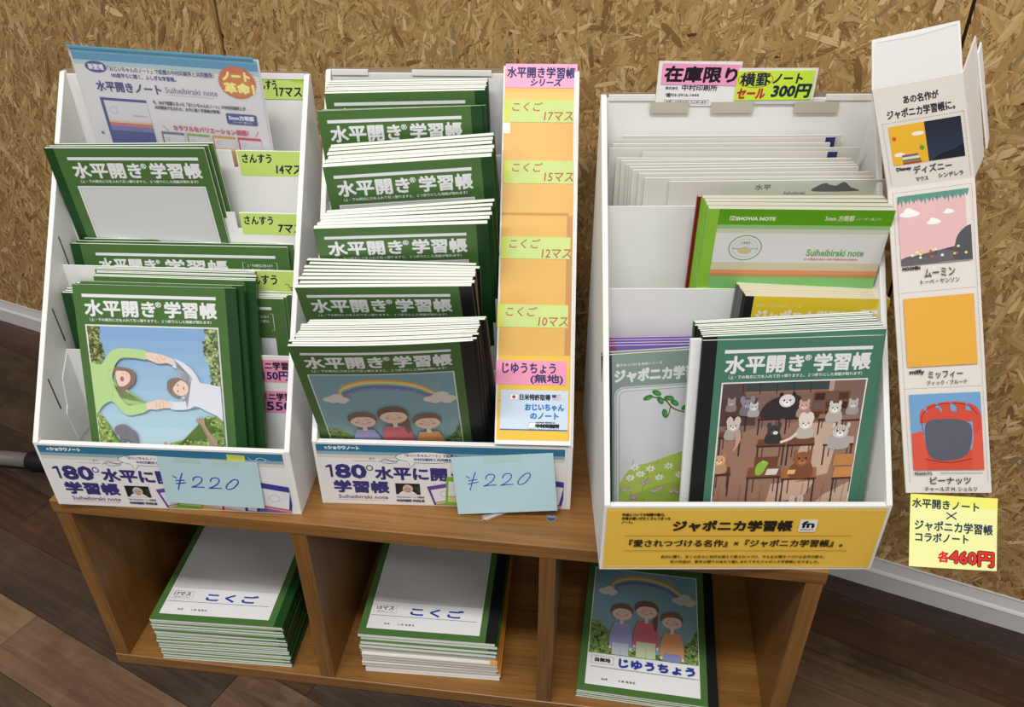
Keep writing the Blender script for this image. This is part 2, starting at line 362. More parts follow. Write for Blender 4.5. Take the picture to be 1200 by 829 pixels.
# ================================================================== CARDBOARD DISPLAY BOXES
WID, DEP, HF, HB = 287.0, 262.0, 93.5, 424.0
BX = {1: (15.566, -4.724, 3.6726), 2: (319.645, 34.816, 4.9074), 3: (642.262, -25.4, 7.0713)}
BM = {}
for b, (x, y, a) in BX.items():
    M = Matrix.Rotation(R(a), 4, 'Z'); M.translation = Vector((x, y, ZT))*S; BM[b] = M
def arr(o, art, at, U, V, name='print', material=None, **k):
    p = link(name, art.mesh(name, material, **k), o); p.matrix_local = frame(at, U, V); return p
SLV = Vector((0, 262, 329)).normalized()
def display_box(b, label, dividers, steps):
    B = empty('display_box', BM[b], label, 'display box', 'white cardboard counter displays on the shelf')
    tS = 6.0; prof = [(0, 0), (0, HF), (DEP-6, HB), (DEP, HB), (DEP, 0)]
    prism('side_panel', prof, 0, 0, tS, CARD, B, .7); prism('side_panel', prof, 0, WID-tS, WID, CARD, B, .7)
    prism('front_panel', [(tS, 0), (WID-tS, 0), (WID-tS, HF-.5), (tS, HF-.5)], 1, 0, tS, CARD, B, .7)
    box_obj('base_panel', (tS, tS, 0, WID-tS, DEP-5, 2.4), CARD, B)
    prism('back_panel', [(tS, 0), (WID-tS, 0), (WID-tS, HB-3), (tS, HB-3)], 1, DEP-5, DEP-1.5, CARD, B, .4)
    box_obj('back_liner', (2, DEP-.8, 0, WID-2, DEP+.8, HB+1.5), KRAFT, B)
    for (x0, x1) in {1: ((222, 281),), 2: ((7, 48), (98, 188)), 3: ((8, 56), (232, 279))}[b]:
        box_obj('top_fold', (x0, DEP-6.5, HB-5, x1, DEP-3, HB+.8), CARD, B)
    for (y, top, notch) in dividers:
        p = [(tS+.3, 3), (WID-tS-.3, 3), (WID-tS-.3, top)]
        if notch: p += [(207, top), (207, top-20), (202, top-20), (202, top)]
        p += [(tS+.3, top)]; prism('divider', p, 1, y, y+1.6, CARD, B)
    for (y0, y1, z) in steps: box_obj('step', (tS+.4, y0, z-1.5, WID-tS-.4, y1, z), CARD, B)
    return B
B1 = display_box(1, 'left white cardboard display box holding arithmetic notebooks and a framed flyer', [(206, 354, 1), (181.5, 290, 1), (139, 239.5, 0), (95.5, 153, 0)],
                 [(97.5, 138.7, 38), (141, 181, 76), (183.5, 205.7, 112), (208, 256.6, 160)])
B2 = display_box(2, 'middle white cardboard display box packed with green notebooks and an orange column', [(206, 345, 0), (173, 300, 0), (142.5, 240, 0), (114, 211, 0), (82, 134.5, 0)],
                 [(84, 113.5, 27), (116, 142, 65), (144.5, 172.5, 105), (175, 205.7, 145), (208, 256.6, 155)])
B3 = display_box(3, 'right white cardboard display box with a yellow printed front panel', [(195.5, 328, 0), (150, 256, 0)], [(60, 149.5, 3.2), (152, 195.3, 96), (197.5, 256.6, 175)])
# slots and tabs punched in the left side of box 1
for (y, z, n_) in ((150, 248, 1), (98, 184, 2), (51, 121, 3)):
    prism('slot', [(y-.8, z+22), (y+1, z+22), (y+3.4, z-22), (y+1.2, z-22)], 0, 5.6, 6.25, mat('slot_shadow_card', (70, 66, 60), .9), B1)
prism('locking_tab', [(97, 152), (72, 128), (64, 96), (58, 88), (62, 47), (97, 45)], 0, 6.3, 7.4, CARD, B1, .3)
for (y, z) in ((150, 248), (98, 184)):
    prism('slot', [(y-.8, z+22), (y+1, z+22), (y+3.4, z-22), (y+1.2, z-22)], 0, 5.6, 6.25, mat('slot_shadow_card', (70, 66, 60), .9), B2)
prism('locking_tab', [(132, 205), (112, 188), (100, 160), (100, 110), (132, 108)], 0, 6.3, 7.4, CARD, B2, .3)

NAVY = (58, 56, 120); TEAL = (52, 116, 150)
def panel_print(B):
    A = Art(275, 92)
    A.rect(0, 0, 275, 91.5, (234, 232, 232)); A.rect(0, 2.5, 275, 12.5, TEAL); A.rect(0, 12.5, 275, 17, (142, 172, 188)); A.rect(0, 17, 275, 22, (214, 212, 200))
    A.text('ショウワノート', 14, 5, 48, 9.5, (232, 238, 242), .5); A.rect(10, 4.6, 12.6, 10, (30, 34, 90)); A.text('n', 10.2, 6, 12.4, 9.5, (240, 240, 240), .2)
    A.ell(123, 19, 36, 8.5, (60, 70, 110)); A.ell(123, 19, 35.2, 7.8, (240, 238, 238)); A.poly([(101, 25), (109, 26.5), (103, 35)], (240, 238, 238)); A.line([(102, 27), (103, 35), (109, 27)], .6, (60, 70, 110))
    A.text('「おじいちゃんノート」で話題の', 98, 13.8, 156, 18, NAVY, .15); A.text('中村印刷所と共同開発！', 108, 20, 152, 24, NAVY, .15)
    A.line([(68, 27), (76, 22), (84, 26), (92, 23)], .6, NAVY, 4); A.ring(80, 26.5, 9, 2.4, .6, NAVY)
    A.rect(40, 25.5, 66, 26.1, (160, 160, 176)); A.text('あり', 58, 20.5, 64, 23.5, (90, 90, 110))
    A.rect(11.5, 33, 14.5, 51, NAVY); A.poly([(7, 37), (7, 34.8), (11.5, 32.2), (14.5, 32.2), (14.5, 35), (11, 36)], NAVY); A.text('80', 18.5, 32, 52, 51.3, NAVY, 1.4); A.ring(57, 36, 4, 4.2, 1.2, NAVY)
    A.text('水平に開く', 63, 34, 160, 52.5, NAVY, .95)
    A.text('学習帳', 14, 56, 76, 73.5, NAVY, 1.0)
    A.text('Suiheibiraki note', 17, 77.5, 74, 83, (110, 106, 140), .12); A.rect(17, 85, 72, 85.5, (220, 150, 150))
    A.rect(84, 58, 112, 75, (34, 36, 38)); A.clip = (84, 58, 112, 75); A.foliage([(84, 58), (112, 58), (112, 75), (84, 75)], [(50, 62, 50), (26, 30, 30)], 24, 1.5, 3, 3)
    A.blob([(86, 80), (90, 71), (97, 68.5), (104, 70.5), (110, 80)], (228, 228, 230)); A.ell(98, 66, 5.8, 6.2, (206, 206, 204)); A.ell(97.8, 67.2, 4.7, 5.2, (208, 168, 146)); A.ell(95.8, 66.6, 1, .5, (70, 50, 44)); A.ell(99.8, 66.6, 1, .5, (70, 50, 44)); A.ell(97.8, 70, 1.8, .6, (170, 90, 84)); A.clip = None
    A.text('「おじいちゃんのノート」の開発者', 84, 77.5, 116, 80.5, (110, 106, 130), .1); A.text('中村印刷所 中村社長', 84, 82.5, 116, 86.5, (60, 56, 80), .2)
    A.clip = (0, 0, 275, 90)
    def mini(x, y, w, h, r, c1, c2, c3=(222, 190, 120)):
        def q(px, py): return (x+px*math.cos(R(r))-py*math.sin(R(r)), y+px*math.sin(R(r))+py*math.cos(R(r)))
        A.poly([q(0, 0), q(w, 0), q(w, h), q(0, h)], c1); A.poly([q(w*.08, h*.14), q(w*.92, h*.14), q(w*.92, h*.6), q(w*.08, h*.6)], (228, 228, 234))
        A.poly([q(w*.08, h*.62), q(w, h*.62), q(w, h*.68), q(w*.08, h*.68)], c3); A.poly([q(w*.08, h*.68), q(w, h*.68), q(w, h*.8), q(w*.08, h*.8)], c2)
        c = q(w*.5, h*.36); A.ring(c[0], c[1], w*.16, w*.14, .5, (150, 150, 170))
    mini(120, 62, 34, 42, -14, (104, 74, 156), (120, 160, 120)); mini(143, 46, 34, 48, 4, (122, 178, 56), (196, 214, 150)); mini(172, 60, 30, 40, 9, (226, 150, 50), (238, 200, 120))
    mini(196, 62, 30, 40, 9, (204, 44, 70), (224, 140, 110)); mini(222, 64, 40, 40, 8, (52, 52, 140), (120, 120, 180)); mini(240, 44, 40, 58, 10, (62, 60, 150), (98, 92, 170), (226, 130, 120))
    A.clip = None
    for i, x in enumerate((216, 221, 226)): A.line([(x, 22), (x+9, 33)], 1.6, ((196, 60, 50), (222, 210, 200), (180, 60, 60))[i]); A.line([(x+12, 22), (x+9, 33)], 1.2, (190, 150, 110))
    A.rect(218, 38, 234, 44, (206, 52, 64)); A.ring(250, 12, 6, 4, .5, (210, 230, 240)); A.line([(236, 8), (242, 13), (250, 8), (260, 12)], .5, (210, 230, 240), 3)
    arr(B, A, (3.5, 0, .6), (1, 0, 0), (0, 0, 1), 'front_print', off=.12)
panel_print(B1); panel_print(B2)
A = Art(284, 93); YEL = (238, 194, 78)
A.rect(0, 3, 283.5, 91.5, (226, 224, 214)); A.rect(1.6, 3.6, 282, 90.8, YEL)
for i in range(92):
    x = 4+i*3.02; A.rect(x, 6, x+1.9, 7, (246, 232, 190)); A.rect(x, 87.4, x+1.9, 88.4, (246, 232, 190))
BK = (44, 34, 24)
for i, t in enumerate(('作品についての知識や魅力、', '作者の想いがたくさんつまった', 'ノート。')): A.text(t, 17, 10+i*5.2, (60, 66, 28)[i], 14+i*5.2, BK, .18)
A.text('ジャポニカ学習帳', 70, 20.5, 190, 35, BK, .75); A.rrect(197, 19, 215, 36, 2, (240, 238, 232)); A.text('fn', 200, 21.5, 212, 30, (30, 28, 26), .7); A.text('SHOWA NOTE', 199.5, 32, 212.5, 34, (70, 66, 60), .08)
A.rect(22, 41.5, 253, 42.1, (150, 110, 40)); A.rect(22, 63.5, 253, 64.1, (150, 110, 40))
A.text('『愛されつづける名作』×『ジャポニカ学習帳』。', 27, 47.5, 247, 58, BK, .3, shear=0)
A.text('自分に贈り、多くの方々に世代を超えて愛されつづけ、今もなお輝きつづける名作の数々。', 62, 70.5, 232, 75, (90, 66, 30), .12)
A.text('名の作品が、数年の積りひあれて親しまれてきたジャポニカ学習帳になりました。', 72, 78, 228, 82.5, (90, 66, 30), .12)
arr(B3, A, (1.6, 0, .5), (1, 0, 0), (0, 0, 1), 'front_print', off=.12)

# orange column plate on box 2
colm = empty('sign_column', BM[2] @ frame((201.5, -1.2, 96.5), (1, 0, 0), SLV), 'tall narrow orange cardboard column with paper labels on the middle display box', 'sign')
COLH = 424
for nm, bx in (('column_plate', (0, -1.2, 0, 83, 1.8, COLH)),):
    box_obj(nm, bx, CARD, colm, .4)
A = Art(83, COLH); A.rect(1.8, 4, 81, COLH-6, (224, 176, 88)); A.rect(1.8, 168, 76, 171, (190, 140, 60)); A.rect(74, 171, 80.5, 326, (196, 142, 84))
A.rect(2.5, 30, 81, 40, (232, 190, 96), ); A.rect(2, 327, 80, COLH-5, (232, 192, 66)); A.rect(2, 376, 78, 377, (206, 160, 50)); A.rect(1.8, 60, 9, 78, (236, 234, 226))
arr(colm, A, (0, -1.2, 0), (1, 0, 0), (0, 0, 1), 'orange_facing', off=.1)

# ---------- small paper labels (things of their own)
def slip(name, label, cat, parentM, at, U, V, w, h, paper, draw, group=None, th=.25, curl=0, tilt=None):
    M = parentM @ frame(at, U, V)
    t = empty(name, M, label, cat, group)
    nx = 8; v = []; wp = (lambda p: Vector((p.x, p.y-curl*(1-p.z/h)**2*math.sin(math.pi*min(1, max(0, p.x/w))*.5+.6), p.z))) if curl else None
    me = None
    grid = []
    xs = [w*i/6 for i in range(7)] if curl else [0, w]; zs = [h*i/6 for i in range(7)] if curl else [0, h]
    nX, nZ = len(xs), len(zs)
    for side in (0, th):
        for z in zs:
            for x in xs:
                p = Vector((x, side, z)); p = wp(p) if wp else p; v.append(tuple(p))
    f = []
    for j in range(nZ-1):
        for i in range(nX-1):
            a = j*nX+i; f.append((a, a+1, a+nX+1, a+nX)); c = a+nX*nZ; f.append((c, c+nX, c+nX+1, c+1))
    n2 = nX*nZ
    for i in range(nX-1): f.append((i, i+n2, i+1+n2, i+1)); q = (nZ-1)*nX+i; f.append((q, q+1, q+1+n2, q+n2))
    for j in range(nZ-1): q = j*nX; f.append((q, q+nX, q+nX+n2, q+n2)); q += nX-1; f.append((q, q+n2, q+nX+n2, q+nX))
    link('paper', mesh_from('paper', v, f, [mat('paper_%d_%d_%d' % paper, paper, .75, .2, .1, 90, var=.03)]), t)
    A = Art(w, h); draw(A); link('writing', A.mesh('writing', MARKER, off=.06, warp=wp, cx=xs[1:-1] if curl else (), cz=zs[1:-1] if curl else ()), t)
    return t
LG = (200, 226, 118); LG2 = (206, 226, 146); PK = (240, 158, 188); PK2 = (244, 178, 210); INK = (26, 34, 66)
X, Z = (1, 0, 0), (0, 0, 1)
def w2(a, b, tp=(188, 216, 70)):
    def d(A):
        A.text(a, 4, 3.5, 37, 13.5, INK, .38, shear=.1); A.text(b, A.W-31, A.H-13, A.W-3, A.H-3, INK, .38, shear=.12)
    return d
slip('paper_label', 'yellow-green label reading 17 squares taped at the top back of the left display box', 'label', BM[1], (222, 256.2, 396.5), X, Z, 59, 25, LG, lambda A: (A.poly([(38, 0), (58, 0), (58, 7), (44, 5)], (178, 214, 40)), A.text('さんすう', 0, 4, 25, 14, INK, .38, shear=.1), A.text('17マス', 24, 12, 53, 22, INK, .38, shear=.1)), 'handwritten labels in the left display box')
slip('paper_label', 'yellow-green label reading 14 squares on the upper divider of the left display box', 'label', BM[1], (208.6, 205.8, 324.5), X, Z, 72, 29, LG, w2('さんすう', '14マス'), 'handwritten labels in the left display box')
slip('paper_label', 'yellow-green label reading 7 squares on the middle divider of the left display box', 'label', BM[1], (207.2, 181.2, 263.5), X, Z, 73, 26, LG, w2('さんすう', '7マス'), 'handwritten labels in the left display box')
slip('paper_label', 'yellow-green label half hidden by notebooks, above the two pink labels', 'label', BM[1], (205, 138.7, 210), X, Z, 74, 29, LG, lambda A: (A.text('さんすう', 10, 5, 48, 17, INK, .38, shear=.1), A.line([(57, 16), (62, 17), (60, 20)], .8, INK), A.text('マス', 62, 20, 72, 26, INK, .3)), 'handwritten labels in the left display box')
def pk(a, b):
    def d(A):
        A.text(a, 4, 3, 50, 13.5, (40, 30, 60), .5, shear=.05); A.text(b, 8, 16, 38, 28.5, (40, 30, 100), .5, shear=.1)
    return d
slip('paper_label', 'upper pink label reading 150 yen in the left display box', 'label', BM[1], (225, 95.2, 116), X, Z, 52, 32, PK, pk('ミニ学習帳', '150円'), 'handwritten labels in the left display box')
slip('paper_label', 'lower pink label reading 550 in the left display box', 'label', BM[1], (222, 95.2, 71), X, Z, 52, 32.5, PK, pk('ミニ学習帳', '550'), 'handwritten labels in the left display box')
# column labels, coordinates measured along the slanted column
def col_slip(label, x, v, w, h, paper, draw): return slip('paper_label', label, 'label', colm.matrix_world @ Matrix.Translation((0, -1.75*S, 0)), (x-201.5, 0, v-1.2), X, Z, w, h, paper, draw, 'labels on the orange column')
RD = (186, 96, 78)
def kk(n):
    def d(A):
        A.text('こくご', 9, 2.5, 42, 13, RD, .15, shear=.15); A.text(n+'マス', 45, 13.5, 77, 23.5, RD, .15, shear=.1); A.rect(0, 0, 6, A.H, (214, 226, 96))
    return d
col_slip('pink label with blue handwriting at the very top of the orange column', 204, 399.8, 80.5, 27.6, PK2, lambda A: (A.text('水平開き学習帳', 2, 3.5, 78, 16, (44, 50, 110), .4, slope=.01), A.text('シリーズ', 28, 17, 62, 25.5, (44, 50, 110), .4, shear=.2)))
col_slip('yellow-green label, second label from the top of the orange column', 203, 360, 81.2, 25.6, LG2, kk('17'))
col_slip('yellow-green label, third label from the top of the orange column', 204.5, 290.2, 77.5, 26, LG2, kk('15'))
col_slip('yellow-green label, fourth label from the top of the orange column', 203.5, 205.5, 76.5, 24.6, LG2, kk('12'))
col_slip('yellow-green label, fifth label from the top of the orange column', 201.3, 129.5, 77.5, 25, LG2, kk('10'))
col_slip('pink label for plain paper notebooks near the foot of the orange column', 201.3, 66.5, 77, 26.5, PK, lambda A: (A.text('じゆうちょう', 7, 3, 65, 14, (44, 50, 110), .4), A.text('(無地)', 38, 15, 73, 25.5, (44, 50, 110), .4)))
def patent(A):
    A.rect(0, A.H-1.2, A.W, A.H, (70, 100, 170)); A.rect(10, 4.5, 19, 10.5, (248, 248, 250)); A.frame(10, 4.5, 19, 10.5, .3, (160, 170, 190)); A.ell(14.5, 7.5, 1.9, 1.9, (206, 30, 60))
    A.text('日米特許取得', 21, 4.5, 54, 10.8, (34, 34, 44), .3)
    for i in range(7): A.rect(56, 4.5+i*.86, 65.5, 4.9+i*.86+.06, (206, 70, 80) if i % 2 == 0 else (240, 240, 240))
    A.rect(56, 4.5, 60.4, 7.6, (50, 60, 130)); A.text('おじいちゃん', 27, 15, 69, 22, (40, 120, 200), .45); A.text('のノート', 33, 24.5, 63, 31, (40, 120, 200), .45)
    A.poly([(32, 35), (39, 35), (37, 41), (30, 41)], (250, 250, 252)); A.line([(32, 35), (39, 35), (37, 41), (30, 41), (32, 35)], .4, (60, 60, 70))
    A.text('中村印刷所', 39, 36.6, 64, 40.6, (28, 28, 34), .45); A.text('NAKAMURA PRINTING CO.', 39, 34.2, 60, 35.6, (40, 40, 50), .1); A.text('Tokyo Kita-ku 03-3916', 32, 42, 64, 43, (80, 80, 90), .06)
col_slip('light blue printed card with two little flags at the foot of the orange column', 207, 17, 73.4, 43.6, (206, 222, 240), patent)
# blue price cards
def yen(A, x, y, s, col, w):
    def P(l, m=4): A.line([(x+a*s, y+b*s) for a, b in l], w, col, m)
    P([(0, 1.0), (2.2, 2.6)]); P([(6, -1.5), (4, 3.5), (1.6, 11)]); P([(1.2, 4.3), (6.6, 3.6)]); P([(.8, 6.6), (7.2, 5.4)])
    for dx in (10.5, 20.5): P([(dx+1, 3.6), (dx+2, 1.2), (dx+4.6, .4), (dx+6.4, 1.6), (dx+5.2, 4.6), (dx+1.6, 7.4), (dx-.6, 8.4), (dx+3, 8), (dx+7, 8)])
    P([(34, 2.0), (31.6, 4.4), (30.2, 7.2), (31.6, 8.4), (34.6, 7), (37.4, 3.6), (37.8, 1.4), (36, .7), (33.6, 2.2)])
BLUE = (182, 210, 216); PEN = (44, 78, 176)
slip('price_card', 'pale blue handwritten price card taped to the front of the left display box', 'price card', BM[1], (135.5, -3.6, 16.0), (1, .0, -.03), (.03, .03, 1), 112, 66, BLUE,
     lambda A: (yen(A, 13, 25, 1.95, PEN, 1.6), A.rect(20, 0, 48, 7, (176, 204, 200)), A.rect(60, 0, 90, 6, (186, 208, 196))), 'blue price cards', curl=2)
slip('price_card', 'pale blue handwritten price card leaning on the front of the middle display box', 'price card', BM[2], (159.5, -14.0, 1.9), (1, .0, .09), (-.03, .168, 1), 113, 75.5, (180, 212, 222),
     lambda A: (yen(A, 14, 23, 1.9, PEN, 1.2), A.rect(36, 0, 78, 9, (176, 208, 208)), A.rect(0, 12, A.W, 12.4, (186, 216, 224)), A.rect(0, 40, A.W, 40.4, (186, 216, 224))), 'blue price cards')
for (x, w, lab) in ((216, 20, 'short yellow-green tape on the front edge of the left display box'),):
    slip('tape', lab, 'tape', BM[1], (x, -.8, 78), (1, 0, -.06), Z, w, 9.5, (212, 218, 96), lambda A: A.rect(0, 0, A.W, 4, (196, 206, 80)))
# clear plastic wrapper corner under the right price card
pw = empty('plastic_wrapper', BM[2] @ frame((186, -13, .4), (1, 0, 0), (0, 1, 0)), 'crumpled clear plastic corner sticking out below the right price card', 'wrapper')
v = [(0, 0, 0), (34, 0, 12), (46, -1, 13), (30, -2.5, 3), (6, -1, -9), (2, -3, -8), (0, -1.5, 0), (12, -4, -2)]; f = [(0, 1, 7), (1, 2, 3), (1, 3, 7), (7, 3, 5), (0, 7, 5), (4, 5, 3)]
PLAST = mat('clear_plastic', (240, 240, 240), .08, .8, alpha=.35); link('plastic_film', mesh_from('plastic_film', v, f, [PLAST]), pw)
link('folded_rim', mesh_from('folded_rim', [(0, -1.6, -9), (1.6, -2.2, -9.6), (16, -4, -4), (46, -1.6, 13), (46, -1, 14.2), (15, -3, -2.4)], [(0, 1, 2, 5), (5, 2, 3, 4)], [mat('plastic_white', (236, 236, 234), .2, .8)]), pw)
# cards on top of box 3
def card_stock(A):
    A.text('株式会社', 9, 25.5, 22, 28.6, (60, 56, 60), .1); A.text('中村印刷所', 26, 23.5, 62, 29.5, (40, 38, 44), .2)
    A.text('☎03-3916-1444', 10, 32, 44, 36, (60, 60, 70), .12); A.frame(9, 39, 55, 43.2, .35, (90, 90, 100)); A.text('お買い上げありがとうございます', 11, 40, 53, 42.2, (80, 76, 90), .1)
slip('card', 'white business card under the pink label on the back edge of the right display box', 'card', BM[3], (56.2, 255.8, 414), (1, 0, -.01), (0, .0, 1), 84, 45, (240, 240, 240), card_stock)
slip('card', 'white card under the yellow-green sale label on the back edge of the right display box', 'card', BM[3], (138, 254.9, 415.5), (1, 0, .0), Z, 80, 36.5, (236, 236, 238), lambda A: A.rect(0, A.H-5, A.W, A.H, (214, 210, 204)))
slip('paper_label', 'pink label with bold black handwriting on the back edge of the right display box', 'label', BM[3], (60, 255.1, 436), (1, 0, -.022), Z, 79, 21, (248, 166, 204), lambda A: A.text('在庫限り', 3, 3, 76, 18, (34, 24, 40), .75, shear=.05))
def sale(A):
    A.text('横罫', 4, 2, 34, 15, (30, 40, 60), .45); A.ring(19, 8.5, 18, 8.2, .7, (206, 70, 40)); A.text('ノート', 37, 3, 66, 12.5, (30, 40, 60), .5, shear=.1)
    A.text('セール', 2, 17.5, 30, 27.5, (196, 44, 60), .6, shear=.1); A.text('300円', 37, 14, 75, 27, (20, 46, 60), .7, shear=.15)
slip('paper_label', 'yellow-green label reading 300 yen on the back edge of the right display box', 'label', BM[3], (137, 254.2, 419.5), (1, 0, .01), Z, 78, 29.5, (206, 240, 70), sale)
for i, (x, w) in enumerate(((51, 40), (114, 44), (200, 46))):
    slip('tape', ('left', 'middle', 'right')[i]+' of the three strips of translucent tape below the cards on the right display box', 'tape', BM[3], (x, 254.0, 406.5), X, Z, w, 11.5, (190, 186, 170), lambda A: A.rect(0, 0, A.W, .4, (200, 198, 184)))

# ================================================================== SIDE STRIP of box 3 (folded cardboard with four framed panels)
def q3(P, s, t):
    a = P[0].lerp(P[1], s); b = P[2].lerp(P[3], s); return a.lerp(b, t)
LOW = [Vector(p) for p in ((300, 7, 104), (385, 7, 104), (274, 159, 362), (359, 166, 371))]
UPP = [LOW[2], LOW[3], Vector((246, 183, 451)), Vector((331, 192, 464))]
FLP = [UPP[2], UPP[3], Vector((242, 199, 492)), Vector((323, 209, 507))]
def quad_sheet(name, P, W, H, m, parent, th=1.6, art=None, matx=None):
    nx, nz = 6, 8; nrm = ((P[1]-P[0]).cross(P[2]-P[0])).normalized()
    if nrm.y > 0: nrm = -nrm
    v = []; f = []
    for k in (0, 1):
        for j in range(nz+1):
            for i in range(nx+1): v.append(tuple(q3(P, i/nx, j/nz)-nrm*th*k))
    n2 = (nx+1)*(nz+1)
    for j in range(nz):
        for i in range(nx): a = j*(nx+1)+i; f.append((a, a+1, a+nx+2, a+nx+1)); c = a+n2; f.append((c, c+nx+1, c+nx+2, c+1))
    for i in range(nx): f.append((i, i+n2, i+1+n2, i+1)); a = nz*(nx+1)+i; f.append((a, a+1, a+1+n2, a+n2))
    for j in range(nz): a = j*(nx+1); f.append((a, a+nx+1, a+nx+1+n2, a+n2)); a += nx; f.append((a, a+n2, a+nx+1+n2, a+nx+1))
    o = link(name, mesh_from(name, v, f, [m]), parent)
    if art:
        wp = lambda p: q3(P, p.x/W, p.z/H)+nrm*(-p.y)
        link('panel_print', art.mesh('panel_print', matx or PRINT, off=.15, warp=wp, cx=[W*i/nx for i in range(1, nx)], cz=[H*j/nz for j in range(1, nz)]), o)
    return o
OFFW = mat('offwhite_card', (222, 216, 210), .6, .3, .2, 60, var=.03)
GYD = (150, 140, 130); TXT = (70, 56, 60)
def dash(A, x0, y0, x1, y1):
    n = int(max(abs(x1-x0), abs(y1-y0))/2.4)
    for i in range(n):
        t = i/n; x = x0+(x1-x0)*t; y = y0+(y1-y0)*t
        if abs(x1-x0) > abs(y1-y0): A.rect(x, y, x+1.3, y+.45, GYD)
        else: A.rect(x, y, x+.45, y+1.3, GYD)
A = Art(85, 300)
for yy in (5, 102, 196): dash(A, 4, yy, 81, yy)
for xx in (4, 81): dash(A, xx, 5, xx, 290)
# pink landscape panel (no figures)
A.clip = (8, 9, 78, 76); A.rect(8, 12, 74, 74, (222, 180, 182)); A.rect(74, 12, 78, 74, (222, 216, 210))
A.blob([(8, 70), (20, 67), (40, 69), (55, 66), (78, 60), (78, 76), (8, 76)], (96, 90, 96)); A.blob([(66, 50), (74, 44), (80, 46), (80, 74), (60, 74), (62, 58)], (74, 76, 82))
for x, y, s_ in ((19, 27, 1.1), (42, 37, .8), (57, 29, .6)): A.ell(x, y, 9*s_, 2.6*s_, (240, 238, 238)); A.ell(x-1, y-2.4*s_, 4*s_, 3*s_, (240, 238, 238)); A.ell(x+3*s_, y-1, 3.5*s_, 2.4*s_, (240, 238, 238))
for i in range(9):
    x = 12+i*7.6; A.poly([(x-4, 9), (x+5, 9), (x+3, 16), (x+1, 13), (x, 20-i % 3*2), (x-1.5, 14), (x-4, 18), (x-3, 12)], (88, 142, 132))
q = random.Random(4)
for i in range(16): x = q.uniform(14, 74); y = q.uniform(64, 72); A.line([(x, y+3), (x, y-2)], .4, (70, 80, 60)); A.ell(x, y-2, 1.6, 1.3, q.choice([(208, 80, 76), (226, 210, 110), (230, 228, 214)]), n=8)
A.clip = None
A.text('MOOMIN', 9, 77.5, 26, 80.5, (50, 40, 44), .3); A.rect(45, 75.6, 76, 76.2, (160, 150, 146)); A.text('ムーミン', 30, 81, 60, 89, TXT, .15); A.text('トーベ・ヤンソン', 26, 91, 64, 95.5, TXT, .08)
A.rect(8, 108, 77, 175, (226, 168, 62)); A.text('miffy', 10, 178, 24, 183, (50, 40, 44), .3); A.text('ミッフィー', 28, 180, 62, 187, TXT, .15); A.text('ディック・ブルーナ', 26, 189, 66, 193.5, TXT, .08)
# red armchair panel (no figures)
A.clip = (8, 202, 78, 277); A.rect(8, 202, 78, 277, (112, 158, 202)); A.blob([(18, 240), (17, 222), (26, 213), (48, 210), (68, 213), (77, 222), (80, 245), (80, 280), (16, 280)], (204, 74, 56)); A.blob([(6, 246), (12, 240), (20, 242), (21, 280), (6, 280)], (214, 84, 64)); A.blob([(68, 250), (74, 240), (82, 240), (82, 280), (67, 280)], (214, 84, 64))
A.line([(20, 242), (19, 225), (28, 215), (48, 212), (66, 215), (74, 224)], .7, (110, 30, 30), 3); A.blob([(22, 232), (38, 227), (60, 229), (68, 238), (62, 262), (40, 268), (24, 262)], (88, 90, 104)); A.line([(20, 266), (44, 270), (67, 266)], .7, (110, 30, 30), 3); A.clip = None
A.text('PEANUTS', 9, 279, 26, 282, (90, 84, 84), .15); A.rect(34, 279.6, 76, 280.2, (160, 150, 146)); A.text('ピーナッツ', 24, 284, 64, 291, TXT, .2); A.text('チャールズ M. シュルツ', 18, 293.5, 70, 298, TXT, .1)
quad_sheet('side_strip', LOW, 85, 300, OFFW, B3, art=A)
A = Art(85, 98)
A.text('あの名作が', 27, 11, 60, 18.5, (50, 44, 54), .3); A.text('ジャポニカ学習帳に。', 10, 22.5, 74, 31, (50, 44, 54), .3); dash(A, 4, 34, 82, 34); dash(A, 4, 34, 4, 96); dash(A, 81, 34, 81, 96)
A.clip = (9, 38, 78, 76); A.rect(9, 38, 43, 76, (232, 178, 44)); A.rect(43, 38, 78, 76, (28, 34, 54), (44, 56, 76)); A.blob([(46, 76), (56, 70), (70, 68), (80, 64), (80, 78), (46, 78)], (20, 26, 40)); A.ell(36, 48, 6, 2, (240, 236, 224)); A.ell(16, 66, 5, 2, (240, 236, 224)); A.ell(13, 50, 2, 2, (206, 80, 50)); A.ell(38, 62, 2.4, 2.4, (96, 150, 60))
for i, cc in enumerate(((180, 60, 50), (80, 130, 90), (226, 220, 200), (110, 90, 150))): A.rect(18, 74-i*2.4, 36-i*.8, 76-i*2.4, cc)
A.clip = None
A.text('Disney', 11, 78.5, 25, 82.5, (50, 44, 54), .25); A.text('ディズニー', 27, 79, 64, 86.5, TXT, .2); A.text('マウス', 28, 90, 40, 94, TXT, .12); A.text('シンデレラ', 50, 89, 74, 93.5, TXT, .12)
quad_sheet('upper_strip', UPP, 85, 98, OFFW, B3, art=A)
A = Art(83, 42); A.rect(2, 3, 81, 41, (226, 226, 226)); A.line([(4, 3), (40, 5), (80, 2.4)], .8, (206, 200, 190), 3)
quad_sheet('top_flap', FLP, 83, 42, CARD, B3, art=A)
# right return of the strip, folded back towards the wall
RT = [Vector(p) for p in ((359, 166, 371), (373, 186, 385), (331.5, 192, 464), (345, 214, 492))]
quad_sheet('return_flap', RT, 30, 100, OFFW, B3)
RT2 = [Vector(p) for p in ((375, 188, 392), (378, 196, 400), (349, 208, 478), (353, 216, 486))]
quad_sheet('return_rim', RT2, 8, 90, CARD, B3)
